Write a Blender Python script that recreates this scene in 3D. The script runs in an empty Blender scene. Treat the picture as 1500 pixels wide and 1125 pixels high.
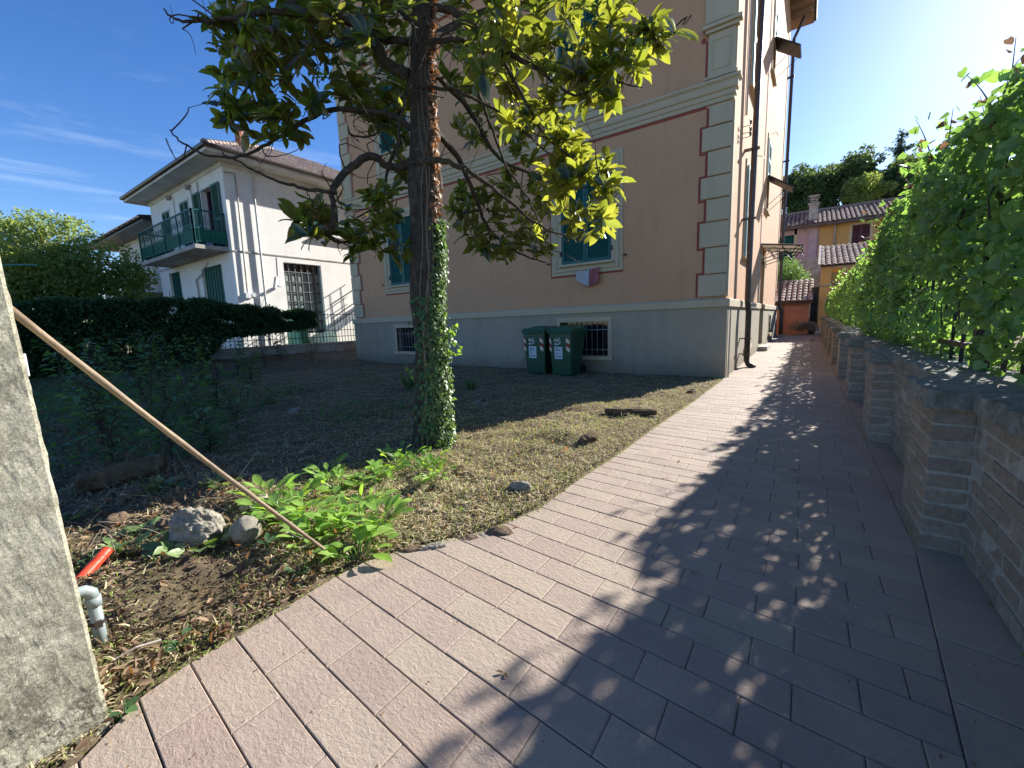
import bpy, math, random
import numpy as np
from mathutils import Vector, Matrix, noise as mn
rnd = random.Random(7); npr = np.random.default_rng(11)
scene = bpy.context.scene; COL = scene.collection
pi = math.pi
# ------------------------------------------------------------------ camera frame
CAM = np.array([1.1687, -8.2693, 1.1]); FL = 612.0
_p, _r, _y = -0.1443, -0.0355, -0.6111
_F = np.array([math.sin(_y)*math.cos(_p), math.cos(_y)*math.cos(_p), math.sin(_p)])
_R0 = np.array([math.cos(_y), -math.sin(_y), 0.0]); _U0 = np.cross(_R0, _F)
_R = math.cos(_r)*_R0 + math.sin(_r)*_U0; _U = -math.sin(_r)*_R0 + math.cos(_r)*_U0
HF = np.array([_F[0], _F[1], 0]); HF /= np.linalg.norm(HF)
def ray(u, v): return _F + _R*(u-750)/FL - _U*(v-562.5)/FL
def hit(u, v, n, k):
    d = ray(u, v); n = np.array(n, float); return CAM + d*((k - CAM@n)/(d@n))
def onz(u, v, z=0.0): return hit(u, v, (0, 0, 1), z)
def onx(u, v, x): return hit(u, v, (1, 0, 0), x)
def ony(u, v, y): return hit(u, v, (0, 1, 0), y)
TRK = np.array([-1.62, -5.6, 0.0]); DT = float(HF@(TRK - CAM))
def att(u, v, dd=0.0):
    d = ray(u, v); return CAM + d*((DT+dd)/(HF@d))
SUN = np.array([.555, 1.75, .93]); SUN /= np.linalg.norm(SUN)
SK = .0118                                    # the side wall runs slightly out of square
# ------------------------------------------------------------------ helpers
ORG = {}
def tag(o, label=None, cat=None, group=None, kind=None):
    if label: o['label'] = label
    if cat: o['category'] = cat
    if group: o['group'] = group
    if kind: o['kind'] = kind
    return o
def thing(name, loc, label, cat, group=None):
    o = bpy.data.objects.new(name, None); COL.objects.link(o)
    o.location = loc; o.empty_display_size = .2; ORG[o.name] = np.array(loc, float)
    return tag(o, label, cat, group)
def link(name, me, mats, parent=None, smooth=False, label=None):
    if not isinstance(mats, (list, tuple)): mats = [mats]
    for m in mats: me.materials.append(m)
    o = bpy.data.objects.new(name, me); COL.objects.link(o)
    if parent is not None:
        o.parent = parent; ORG[o.name] = ORG[parent.name]
    else: ORG[o.name] = np.zeros(3)
    if smooth:
        me.polygons.foreach_set('use_smooth', [True]*len(me.polygons))
    if label: o['label'] = label
    return o
class MB:
    def __init__(s): s.v = []; s.f = []; s.m = []; s.mi = 0; s.t = []; s.tone = 0.5
    def add(s, vs, fs):
        n = len(s.v); s.v += [tuple(map(float, p)) for p in vs]; s.t += [s.tone]*len(vs)
        for q in fs: s.f.append([n+i for i in q]); s.m.append(s.mi)
        return s
    def box(s, x0, x1, y0, y1, z0, z1):
        return s.hexa([(x0,y0,z0),(x1,y0,z0),(x1,y1,z0),(x0,y1,z0),(x0,y0,z1),(x1,y0,z1),(x1,y1,z1),(x0,y1,z1)])
    def hexa(s, p):
        return s.add(p, [(0,3,2,1),(4,5,6,7),(0,1,5,4),(1,2,6,5),(2,3,7,6),(3,0,4,7)])
    def obox(s, c, ax, ay, az):
        c, ax, ay, az = (np.array(q, float) for q in (c, ax, ay, az))
        return s.hexa([c+i*ax+j*ay+k*az for k in (-1,1) for i, j in ((-1,-1),(1,-1),(1,1),(-1,1))])
    def bar(s, a, b, w, h=None, up=(0,0,1)):
        a, b = np.array(a, float), np.array(b, float); h = h or w
        d = b-a; L = np.linalg.norm(d); d /= L; u = np.array(up, float)
        if abs(d@u) > .95: u = np.array([0,1,0.])
        sd = np.cross(d, u); sd /= np.linalg.norm(sd); u = np.cross(sd, d)
        return s.obox((a+b)/2, d*L/2, sd*w/2, u*h/2)
    def tube(s, pts, rad, n=8, caps=True):
        pts = [np.array(p, float) for p in pts]
        if not hasattr(rad, '__len__'): rad = [rad]*len(pts)
        d0 = pts[1]-pts[0]; ref = np.array([0,0,1.]) if abs(d0[2]) < .9*np.linalg.norm(d0) else np.array([1.,0,0])
        vs = []
        for i, p in enumerate(pts):
            d = pts[min(i+1, len(pts)-1)] - pts[max(i-1, 0)]; d /= (np.linalg.norm(d)+1e-12)
            a = np.cross(d, ref); a /= (np.linalg.norm(a)+1e-12); b = np.cross(d, a); ref = np.cross(a, d)
            for k in range(n):
                t = 2*pi*k/n; vs.append(p + rad[i]*(math.cos(t)*a + math.sin(t)*b))
        fs = [(i*n+k, i*n+(k+1) % n, (i+1)*n+(k+1) % n, (i+1)*n+k) for i in range(len(pts)-1) for k in range(n)]
        if caps: fs += [tuple(range(n-1, -1, -1)), tuple((len(pts)-1)*n+k for k in range(n))]
        return s.add(vs, fs)
    def poly(s, pts, nrm, th):
        pts = [np.array(p, float) for p in pts]; o = np.array(nrm, float)*th; n = len(pts)
        return s.add(pts+[p+o for p in pts], [tuple(range(n)), tuple(range(2*n-1, n-1, -1))]+[(i, n+i, n+(i+1) % n, (i+1) % n) for i in range(n)])
    def build(s, name, mats, parent=None, smooth=False, xf=None, bevel=0, label=None, jit=0):
        v = np.array(s.v)
        if xf: v = xf(v)
        if jit: v = v + npr.normal(0, jit, v.shape)
        if parent is not None: v = v - ORG[parent.name]
        me = bpy.data.meshes.new(name); me.from_pydata(v.tolist(), [], s.f); me.update()
        if any(s.m): me.polygons.foreach_set('material_index', s.m)
        if len(set(s.t)) > 1:
            at = me.attributes.new('tone', 'FLOAT', 'POINT'); at.data.foreach_set('value', s.t)
        o = link(name, me, mats, parent, smooth, label)
        if bevel:
            b = o.modifiers.new('b', 'BEVEL'); b.width = bevel; b.segments = 2; b.limit_method = 'ANGLE'; b.angle_limit = .6
        return o
def skew(v):
    v = v.copy(); v[:, 0] += SK*v[:, 1]; return v
def fbm(x, y, z=0.0, o=4): return mn.fractal(Vector((x, y, z)), 1.0, 2.0, o)
# ------------------------------------------------------------------ materials
class NT:
    def __init__(s, name):
        s.m = bpy.data.materials.new(name); s.m.use_nodes = True; s.t = s.m.node_tree; s.t.nodes.clear()
        s.out = s.n('ShaderNodeOutputMaterial')
    def n(s, t, **k):
        q = s.t.nodes.new(t)
        for a, b in k.items():
            if a in q.inputs.keys() if isinstance(a, str) else False: q.inputs[a].default_value = b
            else: setattr(q, a, b)
        return q
    def l(s, a, b): s.t.links.new(a, b)
    def noise(s, scale, detail=4, rough=.55, vec=None, dist=0):
        q = s.n('ShaderNodeTexNoise'); q.inputs['Scale'].default_value = scale; q.inputs['Detail'].default_value = detail
        q.inputs['Roughness'].default_value = rough; q.inputs['Distortion'].default_value = dist
        s.l(vec if vec is not None else s.co(), q.inputs['Vector']); return q.outputs['Fac']
    def co(s):
        if not hasattr(s, '_co'): s._co = s.n('ShaderNodeTexCoord').outputs['Object']
        return s._co
    def mapped(s, sc=(1,1,1), rot=(0,0,0)):
        q = s.n('ShaderNodeMapping'); q.inputs['Scale'].default_value = sc; q.inputs['Rotation'].default_value = rot
        s.l(s.co(), q.inputs['Vector']); return q.outputs['Vector']
    def ramp(s, fac, stops):
        q = s.n('ShaderNodeValToRGB'); e = q.color_ramp.elements
        while len(e) < len(stops): e.new(.5)
        for i, (p, c) in enumerate(stops):
            e[i].position = p; e[i].color = (*c, 1) if hasattr(c, '__len__') else (c, c, c, 1)
        s.l(fac, q.inputs['Fac']); return q.outputs['Color']
    def mix(s, fac, a, b, mode='MIX'):
        q = s.n('ShaderNodeMix'); q.data_type = 'RGBA'; q.blend_type = mode
        for sock, val in ((q.inputs['Factor'], fac), (q.inputs['A'], a), (q.inputs['B'], b)):
            pass
        ins = [i for i in q.inputs if i.enabled]
        for sock, val in zip(ins, (fac, a, b)):
            if isinstance(val, bpy.types.NodeSocket): s.l(val, sock)
            elif hasattr(val, '__len__'): sock.default_value = (*val, 1)
            else: sock.default_value = val
        return [o for o in q.outputs if o.enabled][0]
    def math(s, op, a, b=None):
        q = s.n('ShaderNodeMath'); q.operation = op
        for sock, val in zip(q.inputs, (a, b)):
            if val is None: continue
            if isinstance(val, bpy.types.NodeSocket): s.l(val, sock)
            else: sock.default_value = val
        return q.outputs[0]
    def bump(s, h, strength, dist=.01, nrm=None):
        q = s.n('ShaderNodeBump'); q.inputs['Strength'].default_value = strength; q.inputs['Distance'].default_value = dist
        s.l(h, q.inputs['Height'])
        if nrm is not None: s.l(nrm, q.inputs['Normal'])
        return q.outputs['Normal']
    def tone(s, name='tone'):
        q = s.n('ShaderNodeAttribute'); q.attribute_name = name; return q.outputs['Fac']
    def princ(s, color, rough=.7, normal=None, spec=.3, metal=0, **k):
        q = s.n('ShaderNodeBsdfPrincipled')
        for nm, val in (('Base Color', color), ('Roughness', rough), ('Specular IOR Level', spec), ('Metallic', metal)):
            if isinstance(val, bpy.types.NodeSocket): s.l(val, q.inputs[nm])
            elif hasattr(val, '__len__'): q.inputs[nm].default_value = (*val, 1)
            else: q.inputs[nm].default_value = val
        if normal is not None: s.l(normal, q.inputs['Normal'])
        return q.outputs[0]
    def done(s, sh): s.l(sh, s.out.inputs['Surface']); return s.m
def plain(name, c, rough=.6, var=.25, scale=6, bump=.15, bscale=60, spec=.3, metal=0, dirt=None):
    t = NT(name); c = np.array(c, float)
    col = t.ramp(t.noise(scale, 6, .6), [(.3, tuple(c*(1-var))), (.7, tuple(np.minimum(c*(1+var*.7), 1)))])
    if dirt is not None:
        col = t.mix(t.ramp(t.noise(scale*.35, 8, .7, dist=.6), [(.48, 0), (.72, .75)]), col, dirt)
    return t.done(t.princ(col, rough, t.bump(t.noise(bscale, 5, .6), bump, .01), spec, metal))
def stucco(name, c, streak=(.3, .2, .15), amt=.35, grain=90, bump=.25):
    t = NT(name); c = np.array(c, float)
    col = t.ramp(t.noise(1.3, 8, .65, dist=.3), [(.25, tuple(c*.86)), (.5, tuple(c)), (.8, tuple(np.minimum(c*1.1, 1)))])
    st = t.noise(1.0, 6, .6, t.mapped((6, 6, .45)))
    col = t.mix(t.ramp(st, [(.5, 0), (.8, amt)]), col, streak)
    col = t.mix(.35, col, t.ramp(t.noise(30, 4, .7), [(.3, tuple(c*.8)), (.7, tuple(np.minimum(c*1.12, 1)))]))
    return t.done(t.princ(col, .9, t.bump(t.noise(grain, 6, .7), bump, .006), .15))
def leafmat(name, dark, light, under=None, rough=.35, trans=(.4, .5, .05), tf=.4, spec=.45):
    t = NT(name)
    col = t.mix(t.tone(), dark, light)
    col = t.mix(.25, col, t.ramp(t.noise(25, 3), [(.3, tuple(np.array(dark)*.7)), (.7, tuple(np.array(light)*1.1))]))
    if under is not None:
        g = t.n('ShaderNodeNewGeometry'); col = t.mix(g.outputs['Backfacing'], col, under)
    p = t.princ(col, rough, None, spec)
    tr = t.n('ShaderNodeBsdfTranslucent'); t.l(t.mix(t.tone(), tuple(np.array(trans)*.75), tuple(np.minimum(np.array(trans)*1.25, 1))), tr.inputs['Color'])
    mx = t.n('ShaderNodeMixShader'); mx.inputs[0].default_value = tf; t.l(p, mx.inputs[1]); t.l(tr.outputs[0], mx.inputs[2])
    return t.done(mx.outputs[0])
M = {}
M['paint'] = stucco('terracotta_render', (.57, .335, .195), (.36, .22, .14), .45)
M['cream'] = stucco('cream_moulding', (.51, .435, .30), (.30, .28, .22), .35)
M['plinth0'] = stucco('grey_plinth_render', (.335, .315, .255), (.20, .185, .15), .6, 120, .5)
def plinthmat():
    t = NT('grey_plinth_render'); c = np.array((.36, .32, .245))
    col = t.ramp(t.noise(1.6, 8, .68, dist=.4), [(.25, tuple(c*.84)), (.5, tuple(c)), (.8, tuple(c*1.13))])
    col = t.mix(t.ramp(t.noise(1.0, 6, .6, t.mapped((5, 5, .5))), [(.5, 0), (.78, .55)]), col, (.20, .19, .15))
    sx = t.n('ShaderNodeSeparateXYZ'); t.l(t.co(), sx.inputs[0])
    lo = t.math('SUBTRACT', t.math('MULTIPLY', t.noise(4, 8, .75), .75), sx.outputs['Z'])
    col = t.mix(t.ramp(lo, [(.0, 0), (.28, .65)]), col, (.125, .115, .085))
    col = t.mix(.3, col, t.ramp(t.noise(40, 5, .7), [(.3, tuple(c*.75)), (.7, tuple(c*1.2))]))
    return t.done(t.princ(col, .92, t.bump(t.noise(120, 6, .7), .55, .006), .15))
M['plinth'] = plinthmat()
M['red'] = plain('painted_red_line', (.30, .07, .06), .8, .2, 20)
M['shutter'] = plain('green_shutter_paint', (.012, .10, .098), .45, .25, 12, .1)
M['shutter_side'] = plain('sunlit_shutter_paint', (.33, .52, .54), .55, .25, 12, .1)  # same green shutter paint, with the sunlight put into a lighter colour
M['darkglass'] = plain('dark_window_glass', (.012, .014, .018), .08, .3, 3, .02, 8, .8)
M['iron'] = plain('dark_iron', (.03, .033, .035), .5, .3, 30, .2, 80, .5, .6)
M['greyiron'] = plain('grey_painted_iron', (.14, .16, .17), .5, .25, 30, .15, 80, .4, .3)
M['pipe'] = plain('brown_metal_pipe', (.075, .06, .055), .4, .3, 8, .1, 60, .5, .5)
M['whitepipe'] = plain('light_conduit', (.5, .5, .48), .5, .2, 8)
M['wood'] = plain('weathered_wood', (.16, .11, .07), .8, .35, 14, .4, 70)
M['soffit'] = plain('timber_soffit', (.30, .22, .16), .8, .25, 8, .3)
M['white'] = stucco('white_render', (.78, .77, .73), (.48, .46, .42), .35, 60, .15)
M['whitetrim'] = plain('white_trim', (.66, .66, .62), .8, .15, 3, .1, 40, .2, 0, (.36, .35, .33))
M['greenpaint'] = plain('bright_green_panel', (.012, .17, .10), .5, .2, 4, .1)
M['greenshut'] = plain('sage_green_shutter', (.055, .15, .115), .6, .25, 8, .1)
M['wrust'] = plain('dirty_concrete', (.42, .40, .36), .9, .3, 4, .4, 50, .2, 0, (.16, .15, .13))
M['ochre'] = stucco('ochre_render', (.50, .33, .13), (.33, .2, .08), .35)
M['pinkwall'] = stucco('pink_render', (.46, .31, .33), (.30, .22, .22), .3)
M['maroon'] = plain('maroon_shutter', (.10, .045, .06), .6, .2, 8)
M['flag'] = plain('pale_cloth', (.44, .46, .47), .9, .12, 12, .2, 300)
M['flagred'] = plain('faded_red_cloth', (.36, .13, .14), .9, .12, 12, .2, 300)
M['binG'] = plain('dark_green_plastic', (.012, .075, .038), .42, .22, 5, .12, 120, .45, 0, (.03, .08, .05))
M['binlid'] = plain('green_plastic_lid', (.02, .11, .06), .4, .25, 6, .12, 120)
M['rubber'] = plain('black_rubber', (.015, .015, .015), .7)
M['paper'] = plain('pale_label', (.50, .60, .68), .6, .08, 30, .02)
M['ink'] = plain('label_ink', (.06, .07, .10), .7)
M['inkred'] = plain('label_red_ink', (.45, .08, .08), .7)
M['sticker'] = plain('white_sticker', (.68, .72, .70), .5, .08, 30)
M['stripew'] = plain('reflective_white_stripe', (.70, .60, .50), .4, .1, 30)
M['striper'] = plain('reflective_red_stripe', (.28, .03, .03), .4, .1, 30)
M['greypvc'] = plain('grey_pvc', (.25, .30, .31), .45, .18, 10, .1, 80, .4, 0, (.16, .15, .12))
M['redpvc'] = plain('red_corrugated_conduit', (.75, .07, .03), .4, .12, 20, .1)
M['whitebox'] = plain('white_plastic', (.66, .67, .68), .45, .08, 12, .05)
M['terrac'] = plain('terracotta_pot', (.36, .14, .08), .8, .3, 12, .3)
def slabmat():
    t = NT('riven_paving_slab'); tn = t.tone()
    base = t.ramp(tn, [(0, (.36, .29, .245)), (.3, (.385, .315, .265)), (.65, (.40, .33, .272)), (.85, (.42, .36, .285)), (1, (.365, .285, .24))])
    base = t.mix(t.ramp(t.noise(2.2, 8, .7, dist=.5), [(.4, 0), (.75, .55)]), base, (.43, .35, .28))
    base = t.mix(t.ramp(t.noise(1.1, 9, .8, dist=.8), [(.46, 0), (.62, .38)]), base, (.22, .18, .16))
    base = t.mix(t.ramp(t.noise(5.5, 8, .75), [(.56, 0), (.8, .5)]), base, (.50, .43, .35))
    base = t.mix(.38, base, t.ramp(t.noise(170, 5, .75), [(.25, (.2, .15, .12)), (.55, (.42, .36, .32)), (.85, (.72, .66, .6))]), 'OVERLAY')
    base = t.mix(t.ramp(t.noise(380, 2, .5), [(.66, 0), (.72, .6)]), base, (.66, .60, .52))
    base = t.mix(t.ramp(t.noise(290, 2, .5), [(.70, 0), (.75, .6)]), base, (.10, .08, .07))
    riv = t.noise(38, 7, .68, t.mapped((1, 1.7, 1), (0, 0, .6)), .35)
    n1 = t.bump(riv, .55, .010); n2 = t.bump(t.noise(260, 5, .75), .5, .003, n1)
    return t.done(t.princ(base, .75, n2, .3))
M['slab'] = slabmat()
M['joint'] = plain('dark_joint_sand', (.085, .070, .058), .95, .3, 40, .5, 200)
def brickmat(name, a, b, c, moss=(.07, .09, .045), am=.5):
    t = NT(name); tn = t.tone()
    col = t.ramp(tn, [(0, a), (.5, b), (1, c)])
    col = t.mix(.5, col, t.ramp(t.noise(35, 6, .7), [(.25, tuple(np.array(a)*.45)), (.75, tuple(np.array(c)*1.3))]))
    col = t.mix(t.ramp(t.noise(6, 8, .75, dist=.8), [(.45, 0), (.7, am)]), col, moss)
    col = t.mix(t.ramp(t.noise(9, 8, .8, dist=1), [(.58, 0), (.68, .65)]), col, (.36, .35, .32))
    return t.done(t.princ(col, .92, t.bump(t.noise(45, 8, .72), .9, .012), .15))
M['brick'] = brickmat('old_garden_brick', (.25, .195, .155), (.33, .265, .21), (.41, .34, .275), (.16, .16, .12), .35)
M['mortar'] = brickmat('old_mortar', (.42, .40, .35), (.46, .44, .39), (.50, .48, .43), (.13, .15, .09), .4)
M['cap'] = brickmat('lichen_coping', (.20, .20, .18), (.29, .285, .255), (.42, .41, .37), (.06, .065, .05), .75)
M['redbrick'] = brickmat('red_shed_brick', (.33, .12, .065), (.45, .17, .09), (.52, .24, .13), (.26, .16, .11), .35)
M['tile'] = brickmat('clay_roof_tile', (.15, .095, .085), (.235, .14, .115), (.34, .235, .195), (.10, .095, .085), .55)
M['tilep'] = brickmat('weathered_pale_tile', (.20, .15, .14), (.34, .27, .24), (.50, .43, .38), (.12, .11, .10), .45)
def pillarmat():
    t = NT('mossy_concrete_post')
    col = t.ramp(t.noise(9, 9, .75, dist=.7), [(.25, (.20, .19, .15)), (.5, (.42, .41, .34)), (.75, (.60, .59, .51))])
    col = t.mix(.55, col, t.ramp(t.noise(150, 7, .8), [(.38, (.12, .12, .09)), (.52, (.48, .46, .38)), (.68, (.92, .9, .8))]), 'OVERLAY')
    sx = t.n('ShaderNodeSeparateXYZ'); t.l(t.co(), sx.inputs[0])
    lo = t.math('MULTIPLY', t.math('SUBTRACT', .42, sx.outputs['Z']), 2.4)
    ms = t.math('MULTIPLY', t.ramp(t.noise(30, 9, .85, dist=.4), [(.46, 0), (.56, 1)]), t.ramp(lo, [(.25, 0), (.95, 1)]))
    col = t.mix(ms, col, (.035, .035, .018))
    col = t.mix(t.ramp(t.noise(4, 6, .8), [(.6, 0), (.7, .3)]), col, (.16, .17, .06))
    return t.done(t.princ(col, .95, t.bump(t.noise(110, 9, .8), .9, .006), .1))
M['post'] = pillarmat()
def barkmat():
    t = NT('magnolia_bark')
    n = t.noise(17, 9, .75, t.mapped((1, 1, .75)), .9)
    col = t.ramp(n, [(.3, (.025, .020, .015)), (.55, (.085, .070, .055)), (.8, (.22, .195, .16))])
    col = t.mix(t.ramp(t.noise(5, 6, .8), [(.56, 0), (.7, .5)]), col, (.11, .12, .075))
    return t.done(t.princ(col, .9, t.bump(n, 1.0, .03), .15))
M['bark'] = barkmat()
M['twig'] = plain('twig_bark', (.055, .043, .032), .85, .35, 20, .4, 90)
M['ltwig'] = plain('pale_vine_stem', (.20, .17, .13), .8, .3, 20, .3, 90)
M['stick'] = plain('bamboo_pole', (.25, .185, .12), .6, .35, 9, .25, 60, .35, 0, (.13, .09, .06))
def soilmat():
    t = NT('garden_soil'); n = t.noise(7, 9, .72, dist=.4)
    col = t.ramp(n, [(.3, (.09, .066, .046)), (.5, (.18, .133, .093)), (.75, (.30, .225, .155))])
    col = t.mix(t.ramp(t.noise(2.1, 6, .7), [(.42, 0), (.62, .6)]), col, t.ramp(t.noise(60, 5, .7), [(.35, (.085, .085, .03)), (.65, (.34, .28, .15))]))
    sp = t.ramp(t.noise(180, 2, .5), [(.68, 0), (.74, .8)])
    col = t.mix(sp, col, (.38, .31, .23))
    nn = t.bump(t.noise(32, 9, .75), 1.0, .03)
    return t.done(t.princ(col, .97, t.bump(t.noise(140, 6, .7), .7, .006, nn), .1))
M['soil'] = soilmat()
def rockmat(name, a, b):
    t = NT(name); col = t.ramp(t.noise(9, 9, .78, dist=.8), [(.3, a), (.7, b)])
    col = t.mix(t.ramp(t.noise(14, 7, .8), [(.56, 0), (.66, .6)]), col, (.09, .11, .05))
    return t.done(t.princ(col, .95, t.bump(t.noise(28, 9, .8), 1.0, .02), .12))
M['rock'] = rockmat('lichen_rock', (.16, .15, .12), (.52, .48, .39))
M['rock2'] = rockmat('brown_stone', (.09, .065, .045), (.30, .22, .15))
M['logm'] = rockmat('old_log_bark', (.05, .035, .022), (.22, .16, .10))
M['magleaf'] = leafmat('magnolia_leaf', (.007, .020, .007), (.018, .042, .011), (.060, .043, .018), .20, (.82, 1.0, .08), .25, .7)
M['vine'] = leafmat('vine_leaf', (.040, .100, .055), (.15, .26, .13), None, .42, (.38, .64, .10), .42)
M['vined'] = leafmat('dry_vine_leaf', (.10, .06, .045), (.18, .11, .08), None, .7, (.35, .2, .1), .3)
M['hedge'] = leafmat('hedge_leaf', (.014, .038, .016), (.045, .10, .034), None, .55, (.14, .26, .04), .2, .25)
M['ltree'] = leafmat('sunlit_tree_leaf', (.07, .13, .035), (.20, .26, .08), None, .5, (.50, .60, .12), .42)
M['btree'] = leafmat('far_tree_leaf', (.04, .085, .03), (.085, .14, .045), None, .6, (.25, .35, .08), .3)
M['conif'] = leafmat('conifer_needles', (.03, .06, .04), (.06, .10, .06), None, .6, (.15, .25, .08), .2)
M['oleander'] = leafmat('bright_shrub_leaf', (.06, .16, .06), (.14, .28, .10), None, .45, (.3, .5, .1), .35)
M['broad'] = leafmat('broad_plant_leaf', (.13, .27, .05), (.32, .48, .12), None, .38, (.50, .80, .05), .42)
M['weed'] = leafmat('weed_leaf', (.035, .09, .035), (.10, .20, .08), None, .45, (.25, .45, .06), .35)
M['ivy'] = leafmat('ivy_leaf', (.04, .09, .025), (.22, .30, .12), None, .4, (.3, .5, .06), .25)
M['deadivy'] = leafmat('dead_ivy_leaf', (.17, .075, .035), (.46, .33, .22), None, .6, (.55, .22, .06), .35)
M['straw'] = leafmat('dry_clippings', (.22, .16, .09), (.80, .70, .46), None, .8, (.5, .4, .2), .3, .2)
M['grass'] = leafmat('short_grass', (.09, .15, .035), (.38, .46, .14), None, .55, (.5, .6, .1), .4, .3)
M['dead'] = leafmat('fallen_leaf', (.09, .055, .035), (.40, .29, .19), None, .7, (.5, .22, .06), .3, .2)
# ------------------------------------------------------------------ leaves as bulk meshes
T_OVAL = (np.array([(0,0,0),(.28,.42,.05),(.3,0,-.03),(.28,-.42,.05),(.7,.40,.03),(.7,0,-.05),(.7,-.40,.03),(1,0,-.12)]),
          [(0,2,1),(0,3,2),(1,2,5,4),(3,6,5,2),(4,5,7),(6,7,5)])
T_LONG = (np.array([(0,0,0)]+[(t,sg*w,z) for t,w,zc,z in ((.12,.22,0,.02),(.30,.44,0,.035),(.55,.50,0,.03),(.80,.33,0,-.01)) for sg in (1,0,-1)]+[(1,0,-.14)])*np.array([1,1,1])-np.array([(0,0,0)]+[(0,0,.05*(sg==0)) for t in range(4) for sg in (1,0,-1)]+[(0,0,0)]),
          [(0,2,1),(0,3,2)]+[(1+3*i+k,2+3*i+k,5+3*i+k,4+3*i+k) for i in range(3) for k in (0,1)]+[(10,11,13),(11,12,13)])
T_VINE = (np.array([(0,0,0),(-.12,.38,.02),(.25,.55,.06),(.62,.36,.0),(1,0,-.08),(.62,-.36,.0),(.25,-.55,.06),(-.12,-.38,.02),(.35,0,-.05)]),
          [(0,8,2,1),(8,4,3,2),(8,6,5,4),(0,7,6,8)])
T_DIA = (np.array([(0,0,0),(.45,.5,.06),(1,0,-.05),(.45,-.5,.06)]), [(0,2,1),(0,3,2)])
T_BLADE = (np.array([(0,.5,0),(0,-.5,0),(.55,-.4,.06),(.55,.4,.06),(1,0,-.12)]), [(0,1,2,3),(3,2,4)])
def unit(a): return a/(np.linalg.norm(a, axis=-1, keepdims=True)+1e-9)
def leaves(name, P, D, N, L, W, T, mat, parent=None, label=None, smooth=True):
    P, D, N = np.asarray(P, float), unit(np.asarray(D, float)), np.asarray(N, float)
    S = unit(np.cross(N, D)); N = unit(np.cross(D, S)); n = len(P)
    L = np.broadcast_to(L, (n,)); W = np.broadcast_to(W, (n,))
    tv, tf = T; k = len(tv)
    V = P[:, None] + L[:, None, None]*tv[None, :, :1]*D[:, None] + W[:, None, None]*tv[None, :, 1:2]*S[:, None] + L[:, None, None]*tv[None, :, 2:3]*N[:, None]
    V = V.reshape(-1, 3)
    if parent is not None: V = V - ORG[parent.name]
    fl = np.concatenate([np.array(f) for f in tf]); ln = np.array([len(f) for f in tf])
    loops = (fl[None] + (np.arange(n)*k)[:, None]).ravel(); tot = np.tile(ln, n)
    me = bpy.data.meshes.new(name); me.vertices.add(n*k); me.loops.add(len(loops)); me.polygons.add(len(tot))
    me.vertices.foreach_set('co', V.ravel()); me.loops.foreach_set('vertex_index', loops.astype(np.int32))
    me.polygons.foreach_set('loop_start', np.concatenate([[0], np.cumsum(tot)[:-1]]).astype(np.int32))
    me.update(calc_edges=True)
    at = me.attributes.new('tone', 'FLOAT', 'POINT'); at.data.foreach_set('value', np.repeat(npr.random(n), k).astype(np.float32))
    return link(name, me, mat, parent, smooth, label)
def rdir(n, zb=0.0):
    d = npr.normal(size=(n, 3)); d[:, 2] += zb; return unit(d)
def crown(name, blobs, n, size, mat, parent, up=.3, T=T_DIA, wr=.6, shell=.55):
    """leaves through a set of ellipsoid lumps, thicker near each lump's skin"""
    bl = np.array(blobs, float); w = bl[:, 3]*bl[:, 4]*bl[:, 5]; w = w**.67; idx = npr.choice(len(bl), n, p=w/w.sum())
    d = rdir(n); r = (shell + (1-shell)*npr.random(n)**.6)*(1+.10*npr.normal(size=n))
    P = bl[idx, :3] + d*bl[idx, 3:6]*r[:, None]
    D = unit(d*.6 + rdir(n) + np.array([0, 0, -.2])); N = unit(d*.7 + rdir(n)*.7 + np.array([0, 0, up]))
    L = size*(.6+.8*npr.random(n))
    return leaves(name, P, D, N, L, L*wr, T, mat, parent)
# ------------------------------------------------------------------ terrain
EDY = [-8.5, -8.157, -8.084, -8.03, -7.7, -7.45, -7.27, -7.01, -6.86, -6.6, -6.26, -5.69, -5.05, -4.0, -2.33, -.27, 0.0, 13.0]
EDX = [-.33, -.345, -.41, -.485, -.49, -.505, -.52, -.42, -.321, -.167, -.085, -.079, -.044, -.033, .02, .04, .012, .165]
def edge(y): return float(np.interp(y, EDY, EDX))
def sst(t): t = min(max(t, 0), 1); return t*t*(3-2*t)
def slope(y): return .0154*min(max(y, 0), 14) + .20*max(0, y-18) - .1*max(0, y-60)
def gz(x, y):
    b = slope(y); e = edge(y)
    if y > 0 and x > -11: return b - .03
    if x > e-.02: return b - .03
    d = e - x; z = b + .012*sst(d/.3) + .05*sst((-x-2)/5)*sst((2-y)/3) + .33*sst((-x-9.6)/3)
    am = sst(d/.5)
    z += am*(.035*fbm(x*1.3, y*1.3, 3, 3) + .024*fbm(x*5, y*5, 1, 4) + .013*fbm(x*18, y*18, 7, 2))
    if -12 < x < -.6 and y < -6.3: z += .05*sst((x+1.5)/-.7)*sst((-y-6.9)/.4)
    # piled soil bank by the left-hand stones
    z += .07*math.exp(-((x+1.9)/.9)**2-((y+7.25)/.28)**2)
    for cx, cy, rr, h in ((-.62, -4.85, .28, .07), (-.35, -6.1, .2, .03), (-.9, -4.3, .4, .03), (-1.3, -3.6, .4, .03)):
        z += h*math.exp(-((x-cx)**2+(y-cy)**2)/rr**2)
    if x < -17: z -= .3*sst((-17-x)/6)
    return z
xs = np.concatenate([np.linspace(-220, -24, 24)[:-1], np.linspace(-24, -8, 54)[:-1], np.linspace(-8, -3, 84)[:-1], np.linspace(-3, .3, 100)[:-1], np.linspace(.3, 4, 8)[:-1], np.linspace(4, 220, 24)])
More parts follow.
